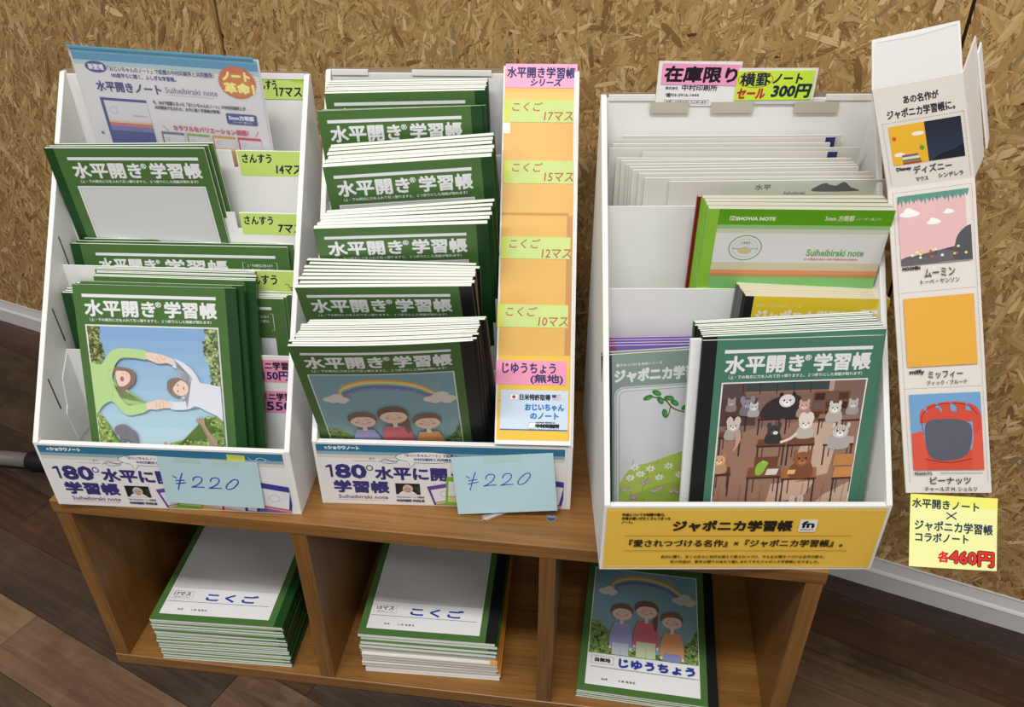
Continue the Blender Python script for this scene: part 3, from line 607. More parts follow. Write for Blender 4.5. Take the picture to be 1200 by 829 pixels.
# yellow note
def note(A):
    A.rect(0, 0, A.W, 11, (240, 238, 120)); A.text('水平開きノート', 2, 4, 68, 13, (36, 60, 80), .35, slope=.02); A.line([(36, 16.5), (46, 23)], 1.2, (30, 40, 90)); A.line([(46, 16), (36, 23)], 1.2, (30, 40, 90))
    A.text('ジャポニカ学習帳', 5, 25, 82, 35, (36, 60, 80), .35, slope=.02); A.text('コラボノート', 6, 37.5, 58, 46, (36, 60, 80), .35, slope=.0)
    A.text('各', 28, 55, 39, 65, (214, 44, 40), .5, shear=.1); A.text('460円', 40, 52.5, 83, 66, (60, 20, 20), 1.5, slope=.03); A.text('460円', 40, 52.5, 83, 66, (222, 50, 40), .6, slope=.03)
slip('paper_note', 'pale yellow handwritten price note hanging from the bottom of the cardboard side strip', 'note', BM[3], (299.5, -37.5, 48), (.998, -.03, -.05), (-.01, .60, .80), 86.5, 71, (240, 242, 170), note, curl=2)

# ================================================================== NOTEBOOKS
GREEN = mat('green_cover', (76, 113, 58), .38, .4, var=.04, bscale=20); GREEN_D = mat('deep_green_tape', (28, 68, 30), .4, .4, .2, 500)
BLACK_T = mat('black_tape', (24, 25, 27), .45, .4, .3, 600); JGREEN = mat('blue_green_cover', (74, 124, 102), .38, .4, var=.04, bscale=20); GREY_C = mat('grey_green_cover', (138, 156, 148), .4, .4)
TEALK = mat('dark_teal_tape', (46, 60, 62), .5, .4, .3, 600); PURP = mat('purple_cover', (126, 104, 186), .4); REDC = mat('dark_red_cover', (124, 14, 20), .4, .4); LIME = mat('lime_tape', (140, 196, 56), .4)
YELC = mat('yellow_cover', (226, 196, 52), .4); WHITEC = mat('white_cover', (216, 214, 208), .4, .4); BLUEC = mat('navy_cover', (40, 46, 110), .4); GREYT = mat('grey_tape', (104, 106, 104), .5); LTGREEN = mat('bright_green_cover', (94, 158, 24), .4); MAG = mat('magenta_tape', (150, 80, 130), .4)
STY = {'green': (GREEN, GREEN_D, 'R', 12, PAPER), 'greenL': (GREEN, GREEN_D, 'L', 10.5, PAPER), 'greenB': (GREEN, BLACK_T, 'R', 13, PAPER), 'green_land': (GREEN, GREEN_D, 'L', 11, PAPER), 'green_landR': (GREEN, GREEN_D, 'L', 11, PAPER),
       'class': (JGREEN, BLACK_T, 'L', 14.5, PAPER), 'greenLB': (GREEN, GREEN, 'L', 8, PAPER), 'grey': (GREY_C, TEALK, 'L', 10.5, PAPERG), 'purple': (PURP, MAG, 'L', 10, PAPERG), 'lime': (LTGREEN, LIME, 'L', 11, PAPERG), 'red': (REDC, REDC, 'L', 8, PAPERG),
       'yellow': (YELC, BLACK_T, 'L', 9, PAPERG), 'yellowG': (YELC, GREYT, 'L', 9, PAPERG), 'white': (WHITEC, WHITEC, 'L', 6, PAPER), 'whiteb': (mat('bright_white_cover', (240, 240, 242), .35, .4), MATS['bright_white_cover'], 'L', 6, PAPER), 'navy': (WHITEC, BLUEC, 'R', 10, PAPERG), 'cream': (WHITEC, mat('orange_tape', (222, 150, 60), .4), 'R', 10, PAPERG)}
BK_ME = {}
def book_meshes(w, h, th, sty, bow=0, ct=.4, tt=None, dz=0):
    """tt: thickness at the open top edge (splayed pages), dz: how far the rear of the top edge rises"""
    key = (w, h, th, sty, bow, ct, tt, dz); tt = tt or th
    if key in BK_ME: return BK_ME[key]
    cm_, tm_, side, tw, pm = STY[sty]; nx = 8 if bow else 1
    by = lambda x: bow*math.sin(math.pi*x/w)
    def slab(x0, x1, y0, y1, z0, z1):
        xs = [x0+(x1-x0)*i/nx for i in range(nx+1)]; v = []; f = []
        def Q(x, y, z):
            t = max(0, min(1, y/th)); k = z/h; extra = y if y < 0 else (y-th if y > th else 0)
            return (x, t*(th+(tt-th)*k)+extra+by(x), z+dz*t*k)
        for x in xs: v += [Q(x, y0, z0), Q(x, y1, z0), Q(x, y1, z1), Q(x, y0, z1)]
        for i in range(nx):
            a = 4*i; b = a+4
            for k in range(4): f.append((a+k, a+(k+1) % 4, b+(k+1) % 4, b+k)[::-1])
        f.append((0, 1, 2, 3)); n = 4*nx; f.append((n+3, n+2, n+1, n)); return v, f
    def join(parts):
        V, F_ = [], []
        for v, f in parts: n = len(V); V += v; F_ += [tuple(i+n for i in q) for q in f]
        return V, F_
    sp = (0, .5) if side == 'L' else (w-.5, w)
    pg = mesh_from('pages', *slab(.6 if side == 'L' else .3, w-.3 if side == 'L' else w-.6, ct, th-ct, .3, h-.15), [pm])
    cv = mesh_from('cover', *join([slab(0, w, 0, ct, 0, h), slab(0, w, th-ct, th, 0, h), slab(sp[0], sp[1], ct, th-ct, 0, h)]), [cm_])
    t = (0, tw) if side == 'L' else (w-tw, w); e = (-.12, 0) if side == 'L' else (w, w+.12)
    tp = mesh_from('spine_tape', *join([slab(t[0], t[1], -.1, 0, 0, h), slab(t[0], t[1], th, th+.1, 0, h), slab(e[0], e[1], -.1, th+.1, 0, h)]), [tm_])
    for me in (pg, cv, tp):
        bm = bmesh.new(); bm.from_mesh(me); bmesh.ops.recalc_face_normals(bm, faces=bm.faces); bm.to_mesh(me); bm.free()
    BK_ME[key] = (pg, cv, tp, by); return BK_ME[key]
def book(M, w, h, th, sty, label, group, bow=0, art=None, ct=.4, cat='notebook', tt=None, dz=0):
    pg, cv, tp, by = book_meshes(w, h, th, sty, bow, ct, tt, dz)
    t = empty('notebook', M, label, cat, group)
    link('pages', pg, t); c = link('cover', cv, t); link('spine_tape', tp, t)
    if art:
        wp = (lambda p: Vector((p.x, p.y+by(p.x), p.z))) if bow else None
        link('cover_print', art.mesh('cover_print', off=.16, warp=wp, cx=[w*i/8 for i in range(1, 8)] if bow else ()), c)
    return t
ORD = ['first', 'second', 'third', 'fourth', 'fifth', 'sixth', 'seventh', 'eighth', 'ninth', 'tenth', 'eleventh', 'twelfth', 'thirteenth', 'fourteenth', 'fifteenth', 'sixteenth', 'seventeenth', 'eighteenth']
def row(b, w, h, th, sty, pf, pb, n, front_label, back_fmt, group, art=None, bow=0, jx=2.0, jz=1.0, ct=.4, start=2, seed=0, fill=0):
    q = random.Random(seed+b*31+n); tt = None; dz = 0
    if fill and n > 1:
        F0, F1 = pose(pf), pose(pb); top0, top1 = F0 @ Vector((w/2*S, 0, h*S)), F1 @ Vector((w/2*S, 0, h*S)); nn = F0.to_3x3().col[1]; up = F0.to_3x3().col[2]
        bot0, bot1 = F0 @ Vector((w/2*S, 0, 0)), F1 @ Vector((w/2*S, 0, 0))
        th = min(th, (bot1-bot0).dot(nn)/S/(n-1)*.97); tt = round((top1-top0).dot(nn)/S/(n-1)*fill, 2); dz = round((top1-top0).dot(up)/S/(n-1)*fill, 2); th = round(th, 2)
    for i in range(n):
        t = i/max(1, n-1); p = [pf[k]*(1-t)+pb[k]*t for k in range(6)]
        if i: p[0] += q.uniform(-jx, jx); p[2] += q.uniform(-jz, jz)*.6; p[5] += q.uniform(-.15, .15)
        st = sty if isinstance(sty, str) else sty[min(i, len(sty)-1)]
        book(BM[b] @ pose(p), w, h, th, st, front_label if i == 0 and front_label else back_fmt % ORD[i+start-2 if not front_label else i], group, round(bow*(1-t*.7), 2), art if i == 0 else None, ct, tt=tt, dz=dz)

WH = (236, 236, 236); TW = (232, 233, 236)
def cover_base(x0, w=147, bracket=False):
    A = Art(252 if bracket else 179, 179 if bracket else 252)
    if bracket: A.rect(27, 10.6, 237, 14, TW); A.text('水平開き', 29, 17.5, 95, 33, TW, .6); A.text('®', 96, 18, 101, 23, TW, .2); A.text('学習帳', 107, 17.5, 180, 33, TW, .6)
    else: A.rect(x0, 10.3, x0+w, 13.9, TW); A.text('水平開き', x0+2, 17.2, x0+79, 34.8, TW, .72); A.text('®', x0+80, 17.6, x0+86.5, 23.6, TW, .2); A.text('学習帳', x0+90, 17.2, x0+w-.5, 34.8, TW, .72)
    if bracket:
        A.line([(201, 19), (198, 19), (198, 40), (201, 40)], .5, TW); A.line([(235, 19), (238, 19), (238, 40), (235, 40)], .5, TW)
        for i, t in enumerate(('上・下の両方に力を入れて', '引っ張りますと、２つ折りに', 'した用紙が取れます')): A.text(t, 203, 21+i*5.6, (233, 233, 222)[i], 24.6+i*5.6, TW, .08)
        A.rect(190, 50, 238, 170, (222, 224, 230)); A.rect(27, 50, 180, 170, (226, 226, 228))
    else: A.text('（上・下の両方に力を入れて引っ張りますと、２つ折りにした用紙が取れます）', x0+6, 37.2, x0+w-7, 40.8, TW, .1)
    return A
def blank_sheet(A, x0, x1, y1=242, lab=None, box=None):
    A.rect(x0, 44.6, x1, y1, (232, 232, 234)); A.rect(x0+1.8, 46.4, x1-1.8, 198, (90, 100, 110)); A.rect(x0+2.1, 46.7, x1-2.1, 197.7, (212, 212, 214))
    for i in range(1, 10): A.rect(x0+2.1+i*14.3, 46.8, x0+2.3+i*14.3, 197.7, (200, 202, 206))
    for j in range(1, 11): A.rect(x0+2.1, 46.8+j*14.2, x1-2.1, 47+j*14.2, (200, 202, 206))
    if lab:
        A.frame(x0+3, 204, x0+34, 216.5, .35, (140, 140, 146)); A.text(box, x0+7, 206, x0+30, 211.5, (40, 40, 44), .2); A.text('（全180ページ）', x0+8, 213, x0+29, 215, (90, 90, 96), .05)
        A.text(lab, x0+53, 205.5, x0+53+len(lab)*26-8, 217.5, (44, 60, 160), .7); A.rect(x0+2, 220.7, x1-6, 221.3, (60, 60, 66))
        A.text('なん年', x0+22, 232, x0+29, 235, (60, 60, 66), .1); A.text('くみ なまえ', x0+40, 232, x0+62, 235, (60, 60, 66), .1)
    return A
SK = (240, 210, 194)
def pic_hands(A):
    x0, x1 = 9.3, 156.8; A.rect(x0, 44.6, x1, 242, WH); A.clip = (x0+1.6, 46.2, x1-1.6, 194)
    A.rect(10, 46, 156, 194, (132, 172, 218), (196, 222, 230)); OC = (112, 116, 96)
    A.poly([(10, 46), (25, 46), (23, 64), (27, 78), (23, 89), (10, 92)], (104, 112, 66)); A.foliage([(10, 46), (25, 46), (24, 64), (27, 78), (23, 89), (10, 92)], [(92, 88, 52), (120, 136, 74), (150, 168, 100), (74, 78, 46), (176, 190, 128)], 170, 1, 2.6, 1)
    A.poly([(144, 46), (157, 45), (157, 117), (145, 110), (143, 87), (139, 67), (143, 55)], (140, 158, 104)); A.foliage([(142, 46), (157, 45), (157, 117), (145, 110), (143, 87), (138, 66)], [(126, 144, 92), (168, 184, 130), (98, 116, 74), (190, 202, 150), (84, 96, 64)], 190, 1, 2.6, 2)
    for P_, sd in (([(10, 148), (16, 150), (23, 160), (27, 176), (36, 186), (38, 196), (10, 196)], 3), ([(92, 196), (92, 182), (113, 176), (126, 178), (139, 174), (147, 165), (136, 148), (157, 150), (157, 196)], 4)):
        A.poly(P_, (134, 162, 90)); A.foliage(P_, [(104, 136, 62), (150, 176, 96), (178, 198, 120), (84, 112, 54), (196, 206, 140)], 170, 1, 2.6, sd)
    GC = (186, 218, 150); GE = (158, 194, 118)   # green sweater figure
    A.blob([(6, 91), (23, 89.7), (34, 76), (44, 70.6), (60, 70.5), (76.2, 72.9), (75.3, 82.6), (60, 81), (46, 82), (37, 93.5), (34, 106), (37, 120), (47, 136.5), (58, 136), (69, 133.5), (70.3, 142.4), (58, 147.5), (45.6, 148.8), (37, 140), (30, 133), (20, 138), (8, 148)], GC)
    A.line([(36, 94), (30, 100), (33, 118), (30, 133)], .5, GE, 4); A.line([(46, 82), (60, 81), (75, 82.6)], .5, GE, 3); A.line([(37, 120), (47, 136.5), (69, 133.5)], .5, GE, 3)
    A.blob([(37.6, 93.4), (51.5, 93), (60, 98), (58.6, 110.3), (49, 118), (40.4, 124), (38.5, 112)], (142, 118, 108)); A.blob([(38.5, 98), (48, 96.5), (54, 100), (53.5, 108), (47, 114), (40, 113.5)], SK); A.ell(45, 106, 2.2, 3.0, (190, 104, 104), 10); A.line([(50, 99), (51, 102)], .5, (90, 60, 50)); A.line([(46.5, 98.5), (47, 100.8)], .5, (90, 60, 50)); A.line([(42, 96), (52, 97), (57, 102)], .5, (110, 86, 78), 3)
    WC = (226, 228, 238); WE = (176, 182, 206)   # white shirt figure
    A.blob([(105.8, 81.2), (117.3, 85.9), (125, 93), (130, 101), (133, 108), (145, 110), (162, 118), (162, 155), (148, 147), (140, 143), (125, 136), (118, 139.5), (108, 141), (96.5, 140.1), (95.4, 131.1), (104, 131.5), (115, 129.4), (108, 124), (110, 112), (119.5, 108), (124, 104), (118, 96), (110, 93), (103, 89.4)], WC)
    A.line([(103, 89.4), (106, 85), (105.8, 81.2)], .6, WE, 3); A.line([(124, 104), (120, 108), (116, 124), (108, 130)], .7, WE, 4); A.line([(117, 86), (125, 93), (133, 108)], .5, WE, 3); A.line([(98, 131), (99, 140)], .5, WE)
    A.ell(107, 114.5, 12.6, 11.6, (150, 132, 122)); A.ell(110, 115, 9, 9.2, SK); A.blob([(95, 113), (97, 106), (104, 103), (112, 104), (106, 109), (101, 116), (99, 122)], (140, 122, 112)); A.ell(107, 111.5, .7, 1, (60, 44, 40)); A.ell(106.5, 118.5, .7, 1, (60, 44, 40)); A.ell(113.5, 115, 1, 1.8, (200, 120, 116))
    A.blob([(75.5, 74.5), (85, 75), (94.4, 77), (100, 79), (105.7, 82.2), (103, 88), (97, 86), (88, 87), (80, 84), (75.4, 81.5)], SK); A.line([(90, 78), (93, 82), (97, 80)], .4, (196, 140, 122), 3); A.line([(86, 80), (90, 86)], .4, (196, 140, 122))
    A.blob([(69.5, 134), (76, 132), (82, 129.4), (90, 130), (96, 132), (96, 138.8), (88, 139.5), (80, 141.5), (74, 141), (70, 141.5)], SK)
    for x in (80, 84, 88): A.line([(x, 131), (x+1.2, 135), (x, 139)], .4, (196, 140, 122), 3)
    A.blob([(30, 165), (36, 161), (43, 160.5), (50, 166), (55, 171), (55, 190), (47, 190), (46, 180), (41, 180), (38, 192), (35, 188), (35.5, 174), (31, 172)], (128, 124, 136)); A.line([(43, 163), (41, 170), (45, 176)], .5, (96, 92, 104), 3)
    A.blob([(125.7, 150.2), (129, 152), (133.6, 152), (134, 158), (139, 168), (146, 177), (146, 194), (138, 194), (136, 176), (131, 163), (128, 157), (124.4, 154.5)], (176, 154, 136)); A.line([(129, 152), (128.5, 148.5)], .6, (120, 90, 70)); A.line([(131.5, 152), (132, 148.5)], .6, (120, 90, 70))
    for i in range(12): A.ell(130+i*1.2, 158+i*2.7, .9, .8, (142, 112, 92), n=6)
    A.ell(87, 182, 2.2, 2, (196, 160, 150)); A.clip = None
    return A
def pic_rainbow(A, W=147):
    x0, x1 = 9.3, 156.8; A.rect(x0, 44.6, x1, 242, WH); A.clip = (x0+1.2, 45.8, x1-1.2, 194); Y = lambda v: 252-v
    A.rect(10, 45, 156, 194, (126, 162, 174), (146, 182, 190))
    def arc(k): return [(34+k*1.0, 84), (40, 66+k), (62, 55.5+k), (88, 55+k), (112, 61+k), (128, 72+k), (136-k*.2, 84)]
    for i, cc in enumerate(((206, 160, 96), (226, 190, 110), (232, 214, 140), (170, 190, 150), (110, 150, 180), (98, 124, 176), (140, 130, 176))): A.line(smooth(arc(i*2.3), 5, False), 2.8, cc)
    for cx, cy, s_ in ((30, 86, 1.0), (138, 88, 1.25)):
        for dx, dy, r in ((0, 0, 8), (-8, 2, 5.5), (8, 2, 6), (2, -5, 6), (-4, 5, 5), (6, 6, 5)): A.ell(cx+dx*s_, cy+dy*s_*.8, r*s_, r*s_*.75, (222, 214, 202))
    q = random.Random(9)
    for i in range(26): x, y = q.uniform(14, 152), q.uniform(60, 150); A.ell(x, y, .7, .7, (190, 214, 220), n=6)
    for P_, sd in (([(10, 140), (24, 144), (43, 163), (46, 196), (10, 196)], 5), ([(157, 132), (148, 156), (134, 168), (132, 196), (157, 196)], 6), ([(40, 188), (70, 184), (110, 186), (140, 184), (140, 196), (40, 196)], 7)):
        A.poly(P_, (120, 150, 84)); A.foliage(P_, [(84, 112, 60), (150, 172, 92), (120, 146, 74), (170, 184, 112), (60, 84, 50)], 130, 1, 3, sd)
    def kid(cx, hy, r, hair, shirt, pant, top, w, tail=False):
        A.blob([(cx-w, top+4), (cx-w*.6, top), (cx+w*.6, top), (cx+w, top+4), (cx+w*1.15, top+38), (cx-w*1.15, top+38)], shirt)
        A.blob([(cx-w, top+5), (cx-w-4, top+20), (cx-w-4, top+40), (cx-w-1, top+40), (cx-w+1, top+18)], shirt); A.blob([(cx+w, top+5), (cx+w+4, top+20), (cx+w+4, top+40), (cx+w+1, top+40), (cx+w-1, top+18)], shirt)
        A.ell(cx-w-2.6, top+42, 2, 2.6, SK, n=8); A.ell(cx+w+2.6, top+42, 2, 2.6, SK, n=8)
        A.rect(cx-w, top+34, cx+w, 196, pant); A.line([(cx, top+44), (cx, 196)], .5, tuple(c*.7 for c in pant)); A.rect(cx-2.5, hy+r*.7, cx+2.5, top+2, SK)
        if tail: A.blob([(cx+9, hy-2), (cx+15, hy+6), (cx+15, hy+26), (cx+12, hy+34), (cx+9, hy+20)], hair)
        A.ell(cx, hy, r, r*.92, SK); A.blob([(cx-r*1.05, hy+2), (cx-r*1.05, hy-r*.6), (cx-r*.4, hy-r*1.08), (cx+r*.5, hy-r*1.08), (cx+r*1.05, hy-r*.5), (cx+r*1.05, hy+2), (cx+r*.7, hy-r*.4), (cx-r*.2, hy-r*.5), (cx-r*.75, hy-r*.25)], hair)
        A.line([(cx-6, hy-1), (cx-4.4, hy-2), (cx-2.8, hy-1)], .6, (100, 70, 56), 3); A.line([(cx+3, hy-1), (cx+4.6, hy-2), (cx+6.2, hy-1)], .6, (100, 70, 56), 3)
        A.ell(cx-6.5, hy+3.4, 2.6, 1.8, (226, 160, 148)); A.ell(cx+6.5, hy+3.4, 2.6, 1.8, (226, 160, 148)); A.line([(cx-3, hy+5), (cx, hy+6.6), (cx+3, hy+5)], .7, (190, 110, 100), 3); A.ell(cx, hy+1.2, .8, .7, (206, 140, 122), n=8)
    kid(52, 124, 14, (128, 102, 92), (164, 164, 208), (190, 204, 214), 141, 11); kid(86, 116, 15, (122, 92, 80), (208, 112, 122), (206, 216, 180), 135, 13, True); kid(121, 129, 14, (134, 104, 88), (222, 160, 112), (140, 150, 196), 148, 11.5)
    A.clip = None
    A.frame(15, 199, 44.5, 211, .35, (140, 140, 146)); A.text('白無地', 20, 202, 40, 208, (40, 40, 44), .25); A.text('じゆうちょう', 52, 200, 150, 212.5, (40, 60, 160), .8)
    A.rect(15, 215.8, 155, 216.3, (60, 60, 66)); A.text('なん年', 30, 232, 38, 235, (60, 60, 66), .1); A.text('くみ なまえ', 52, 232, 74, 235, (60, 60, 66), .1)
    return A
def pic_class(A):
    x0, x1 = 22.3, 169; A.rect(x0, 44.4, x1, 242, WH); A.clip = (x0+1.4, 45.8, x1-1.4, 238)
    A.rect(x0, 44, x1, 240, (132, 104, 98), (150, 118, 106)); A.poly([(22, 110), (60, 95), (120, 88), (170, 90), (170, 240), (22, 240)], (158, 122, 104))
    A.rect(22, 44, 48, 70, (92, 74, 78)); A.rect(22, 62, 60, 92, (86, 64, 62)); A.poly([(47, 44), (131, 44), (132, 55), (48, 56)], (66, 76, 74)); A.rect(47, 55, 132, 57.5, (150, 112, 90)); A.rect(131, 44, 136, 58, (180, 160, 150))
    for i in range(5): A.rect(112-i*17, 44, 113-i*17, 58, (54, 50, 52))
    A.rect(116, 57, 154, 90, (126, 82, 58))
    for i in range(3):
        for j in range(3): A.rect(118+i*12, 59+j*10, 128+i*12, 66.5+j*10, ((60, 44, 42), (110, 92, 90), (84, 58, 48))[(i+j) % 3])
    for P_ in ([(118, 92), (150, 90), (142, 150), (96, 162)], [(140, 176), (168, 160), (168, 196), (120, 200)], [(84, 160), (130, 158), (120, 176), (80, 186)]): A.poly(P_, (206, 176, 156))
    def desk(x, y, w, d, h=26, c=(122, 74, 54), c2=(70, 44, 40)):
        A.poly([(x+1.5, y), (x+w-1, y), (x+w, y+d), (x, y+d)], c); A.rect(x, y+d, x+w, y+d+2, c2)
        for lx in (x+1, x+w-2.6): A.rect(lx, y+d+2, lx+1.5, y+d+h, (60, 46, 46))
        A.rect(x+w*.2, y+d+2, x+w*.2+1, y+d+h*.6, (84, 62, 58)); A.rect(x+w*.8, y+d+2, x+w*.8+1, y+d+h*.6, (84, 62, 58))
    def beast(x, y, r, c, ear=(.7, .5), c2=None, low=True, eye=(30, 26, 26)):
        if low: A.blob([(x-r*.9, y+r*.4), (x+r*.9, y+r*.4), (x+r*1.2, y+r*2.2), (x-r*1.2, y+r*2.2)], tuple(v*.85 for v in c))
        for sx in (-1, 1): A.ell(x+sx*r*ear[0], y-r*.8, r*ear[1]*.6, r*ear[1], c2 or c, n=8)
        A.ell(x, y, r, r*.88, c); A.ell(x, y+r*.35, r*.45, r*.32, tuple(min(255, v*1.12+14) for v in c)); A.ell(x-r*.38, y-r*.08, r*.12, r*.14, eye, n=6); A.ell(x+r*.38, y-r*.08, r*.12, r*.14, eye, n=6); A.ell(x, y+r*.22, r*.15, r*.1, eye, n=6)
    desk(30, 76, 22, 5, 18, (92, 62, 56)); desk(62, 80, 24, 5, 18, (110, 72, 60)); desk(90, 80, 24, 5, 18, (112, 72, 58)); desk(124, 82, 22, 5, 18, (150, 118, 104)); desk(148, 84, 24, 5, 18, (150, 118, 104))
    beast(34, 66, 4.2, (168, 150, 150)); beast(50, 68, 5.5, (146, 136, 154), (.9, .8)); beast(57, 72, 4.5, (204, 200, 206)); A.blob([(66, 84), (68, 70), (80, 62), (100, 60), (106, 70), (104, 84)], (56, 50, 52)); beast(90, 66, 8, (230, 224, 220), (.8, .4), (40, 38, 40), False); beast(108, 72, 5.5, (212, 170, 160)); beast(140, 76, 6.5, (222, 212, 206)); beast(158, 72, 5, (196, 186, 186))
    desk(24, 98, 24, 6, 22, (104, 66, 54)); desk(64, 108, 30, 7, 24); desk(95, 108, 29, 7, 24, (126, 78, 58)); desk(133, 108, 32, 8, 24, (196, 176, 166))
    beast(38, 92, 6.5, (210, 196, 188), (.6, .9)); A.blob([(40, 98), (47, 104), (44, 116), (40, 120), (42, 108)], (206, 160, 142)); beast(80, 98, 6.5, (70, 66, 68), (.8, .6)); A.ell(82, 101, 2.6, 2, (230, 226, 224)); beast(112, 92, 7, (234, 222, 212), (.5, 1.1)); A.line([(104, 102), (98, 108), (88, 112)], 3, (232, 218, 208), 3); beast(149, 102, 8.5, (214, 206, 204), (.9, .4))
    for i in range(5): A.line([(143+i*2.6, 96), (142+i*2.8, 101)], .6, (120, 108, 108))
    desk(57, 140, 36, 11, 30, (134, 82, 54)); desk(94, 142, 36.5, 12, 30, (168, 108, 68)); desk(147.5, 143, 24, 12, 30, (206, 142, 84)); desk(22, 138, 18, 8, 26, (104, 62, 48)); A.poly([(147, 128), (170, 128), (170, 141), (146, 141)], (196, 136, 82)); A.rect(64, 128, 88, 139, (116, 72, 56))
    beast(27, 130, 6.5, (216, 170, 134), (.8, .7), (190, 120, 90)); beast(113.5, 132, 9.5, (150, 96, 62), (.8, .35)); A.poly([(78, 142), (90, 142), (88, 149), (76, 149)], (224, 214, 206)); A.poly([(100, 144), (108, 144), (107, 149), (99, 149)], (232, 190, 130))
    A.blob([(66, 148), (66, 138), (71, 133), (78, 134), (76, 141), (72, 148)], (146, 190, 70)); A.ell(73, 134, 2, 2, (170, 210, 90))
    A.ell(108, 180, 3.4, 6, (214, 198, 190)); A.ell(117, 180, 3.4, 6, (214, 198, 190))
    for i in range(7): A.line([(30+i*22, 160), (24+i*22, 240)], .4, (120, 92, 80))
    A.clip = None; return A
def pic_meadow():
    A = Art(148, 210); c = (226, 232, 230)
    A.text('愛されつづける名作シリーズ', 15, 10.6, 62, 13.8, c, .12); A.text('ジャポニカ学習帳', 13.5, 17.5, 110, 32, c, .85)
    A.rrect(13, 37.4, 142, 203, 10, (206, 212, 214)); A.rrect(14.4, 38.8, 140.6, 201.6, 9, (120, 134, 134)); A.rrect(15, 39.4, 140, 201, 8.6, (214, 218, 220)); A.rrect(17.8, 42.4, 137.2, 198, 7, (120, 134, 134)); A.rrect(18.3, 42.9, 136.7, 197.5, 6.6, (214, 216, 222))
    A.clip = (18.3, 42.9, 136.7, 197.5)
    A.blob([(10, 184), (18, 158), (31, 138), (52, 132), (78, 123), (100, 118), (140, 122), (150, 130), (150, 215), (10, 215)], (176, 200, 92)); A.blob([(10, 196), (40, 170), (80, 160), (120, 172), (150, 168), (150, 215), (10, 215)], (156, 186, 78))
    A.line([(120, 78), (100, 74), (84, 71), (74, 66), (67, 57), (59, 53), (48, 51)], 1.6, (110, 84, 44), 4); A.line([(72, 64), (70, 74), (67, 78)], 1.2, (110, 84, 44), 3)
    for x, y, r in ((48, 52, -20), (57, 47, 30), (61, 56, 60), (70, 54, 10), (66, 72, 80), (76, 60, 40), (88, 66, -30), (100, 68, 20)):
        A.ell(x, y, 5.4, 3, (56, 132, 62), r); A.ell(x+1, y+.6, 2.8, 1.2, (96, 164, 84), r)
    q = random.Random(11)
    for i in range(44):
        x, y = q.uniform(18, 160), q.uniform(126, 200); A.line([(x, y+3), (x+q.uniform(-2, 2), y-4)], .5, (120, 158, 60))
    for x, y in ((35, 137), (41, 146), (30, 150), (52, 140), (62, 152), (72, 138), (84, 150), (104, 140)):
        for k in range(7): A.ell(x+3.4*math.cos(k*.9), y+2.7*math.sin(k*.9), 2, 1.1, (240, 240, 236), k*51, 8)
        A.ell(x, y, 1.4, 1.2, (232, 200, 70), n=8)
    for x, y in ((26, 163), (46, 157), (60, 168), (78, 172), (33, 176)): A.foliage([(x-5, y-3), (x+5, y-3), (x+5, y+3), (x-5, y+3)], [(206, 160, 196), (190, 140, 184), (220, 184, 208)], 14, 1, 2, int(x))
    A.clip = None; return A

# ---- display box 1 (left)
g = 'notebooks in the front compartment of the left display box'
A = pic_hands(cover_base(9.3))
row(1, 179, 252, 2.8, 'green', (41.8, 14.0, 2.6, 17.9, 2.4, -1.1), (46, 23, 2.6, 17.0, 2.5, -1.4), 1, 'green notebook with two children holding hands on its cover, foremost in the left box', '%s', g, A)
row(1, 179, 252, 3.0, 'green', (47.0, 22.0, 2.6, 17.4, 2.5, -1.3), (47, 22, 2.6, 17, 2.5, -1.3), 1, 'green notebook directly behind the hand-holding cover, its right edge peeking out', '%s', g)
row(1, 179, 252, 3.35, 'green', (56.0, 34.0, 2.6, 17.3, 3.0, -1.6), (51, 53, 2.8, 17.2, 3.3, -1.6), 6, None, '%s green notebook back in the bunch behind the hand-holding cover', g, jx=1.5, ct=.4, fill=.72)
A = cover_base(27, bracket=True)
row(1, 252, 179, 3.5, 'green_land', (6.8, 99, 38.4, 5.6, 2.2, -1.3), (17.5, 127.5, 43.0, 1.6, 2.6, -2.2), 7, 'foremost wide green notebook above the two pink labels', '%s wide green notebook back in the bunch above the two pink labels',
    'wide notebooks in the second compartment of the left display box', A, jx=1.6, ct=.3, fill=.8)
row(1, 252, 179, 3.0, 'green_land', (6.4, 142.2, 76.6, 7.2, 1.8, -.5), (16, 157, 78.0, 5.2, 3.2, -1.2), 3, 'wide green notebook with white title, foremost of the row below the 7 squares label', '%s wide green notebook from the front in the row below the 7 squares label',
    'wide notebooks in the third compartment of the left display box', cover_base(27, bracket=True), jx=.5)
A = blank_sheet(cover_base(22.5), 22.3, 169.5)
row(1, 179, 252, 3.2, 'greenL', (13.4, 188.0, 113.9, -3.8, -.2, 1.1), (20.5, 196.5, 114.5, -3.6, .3, 1.4), 3, 'green notebook with a blank white panel, in front of the framed flyer', '%s green notebook back of the three in front of the framed flyer',
    'notebooks in the fourth compartment of the left display box', A, jx=.6)
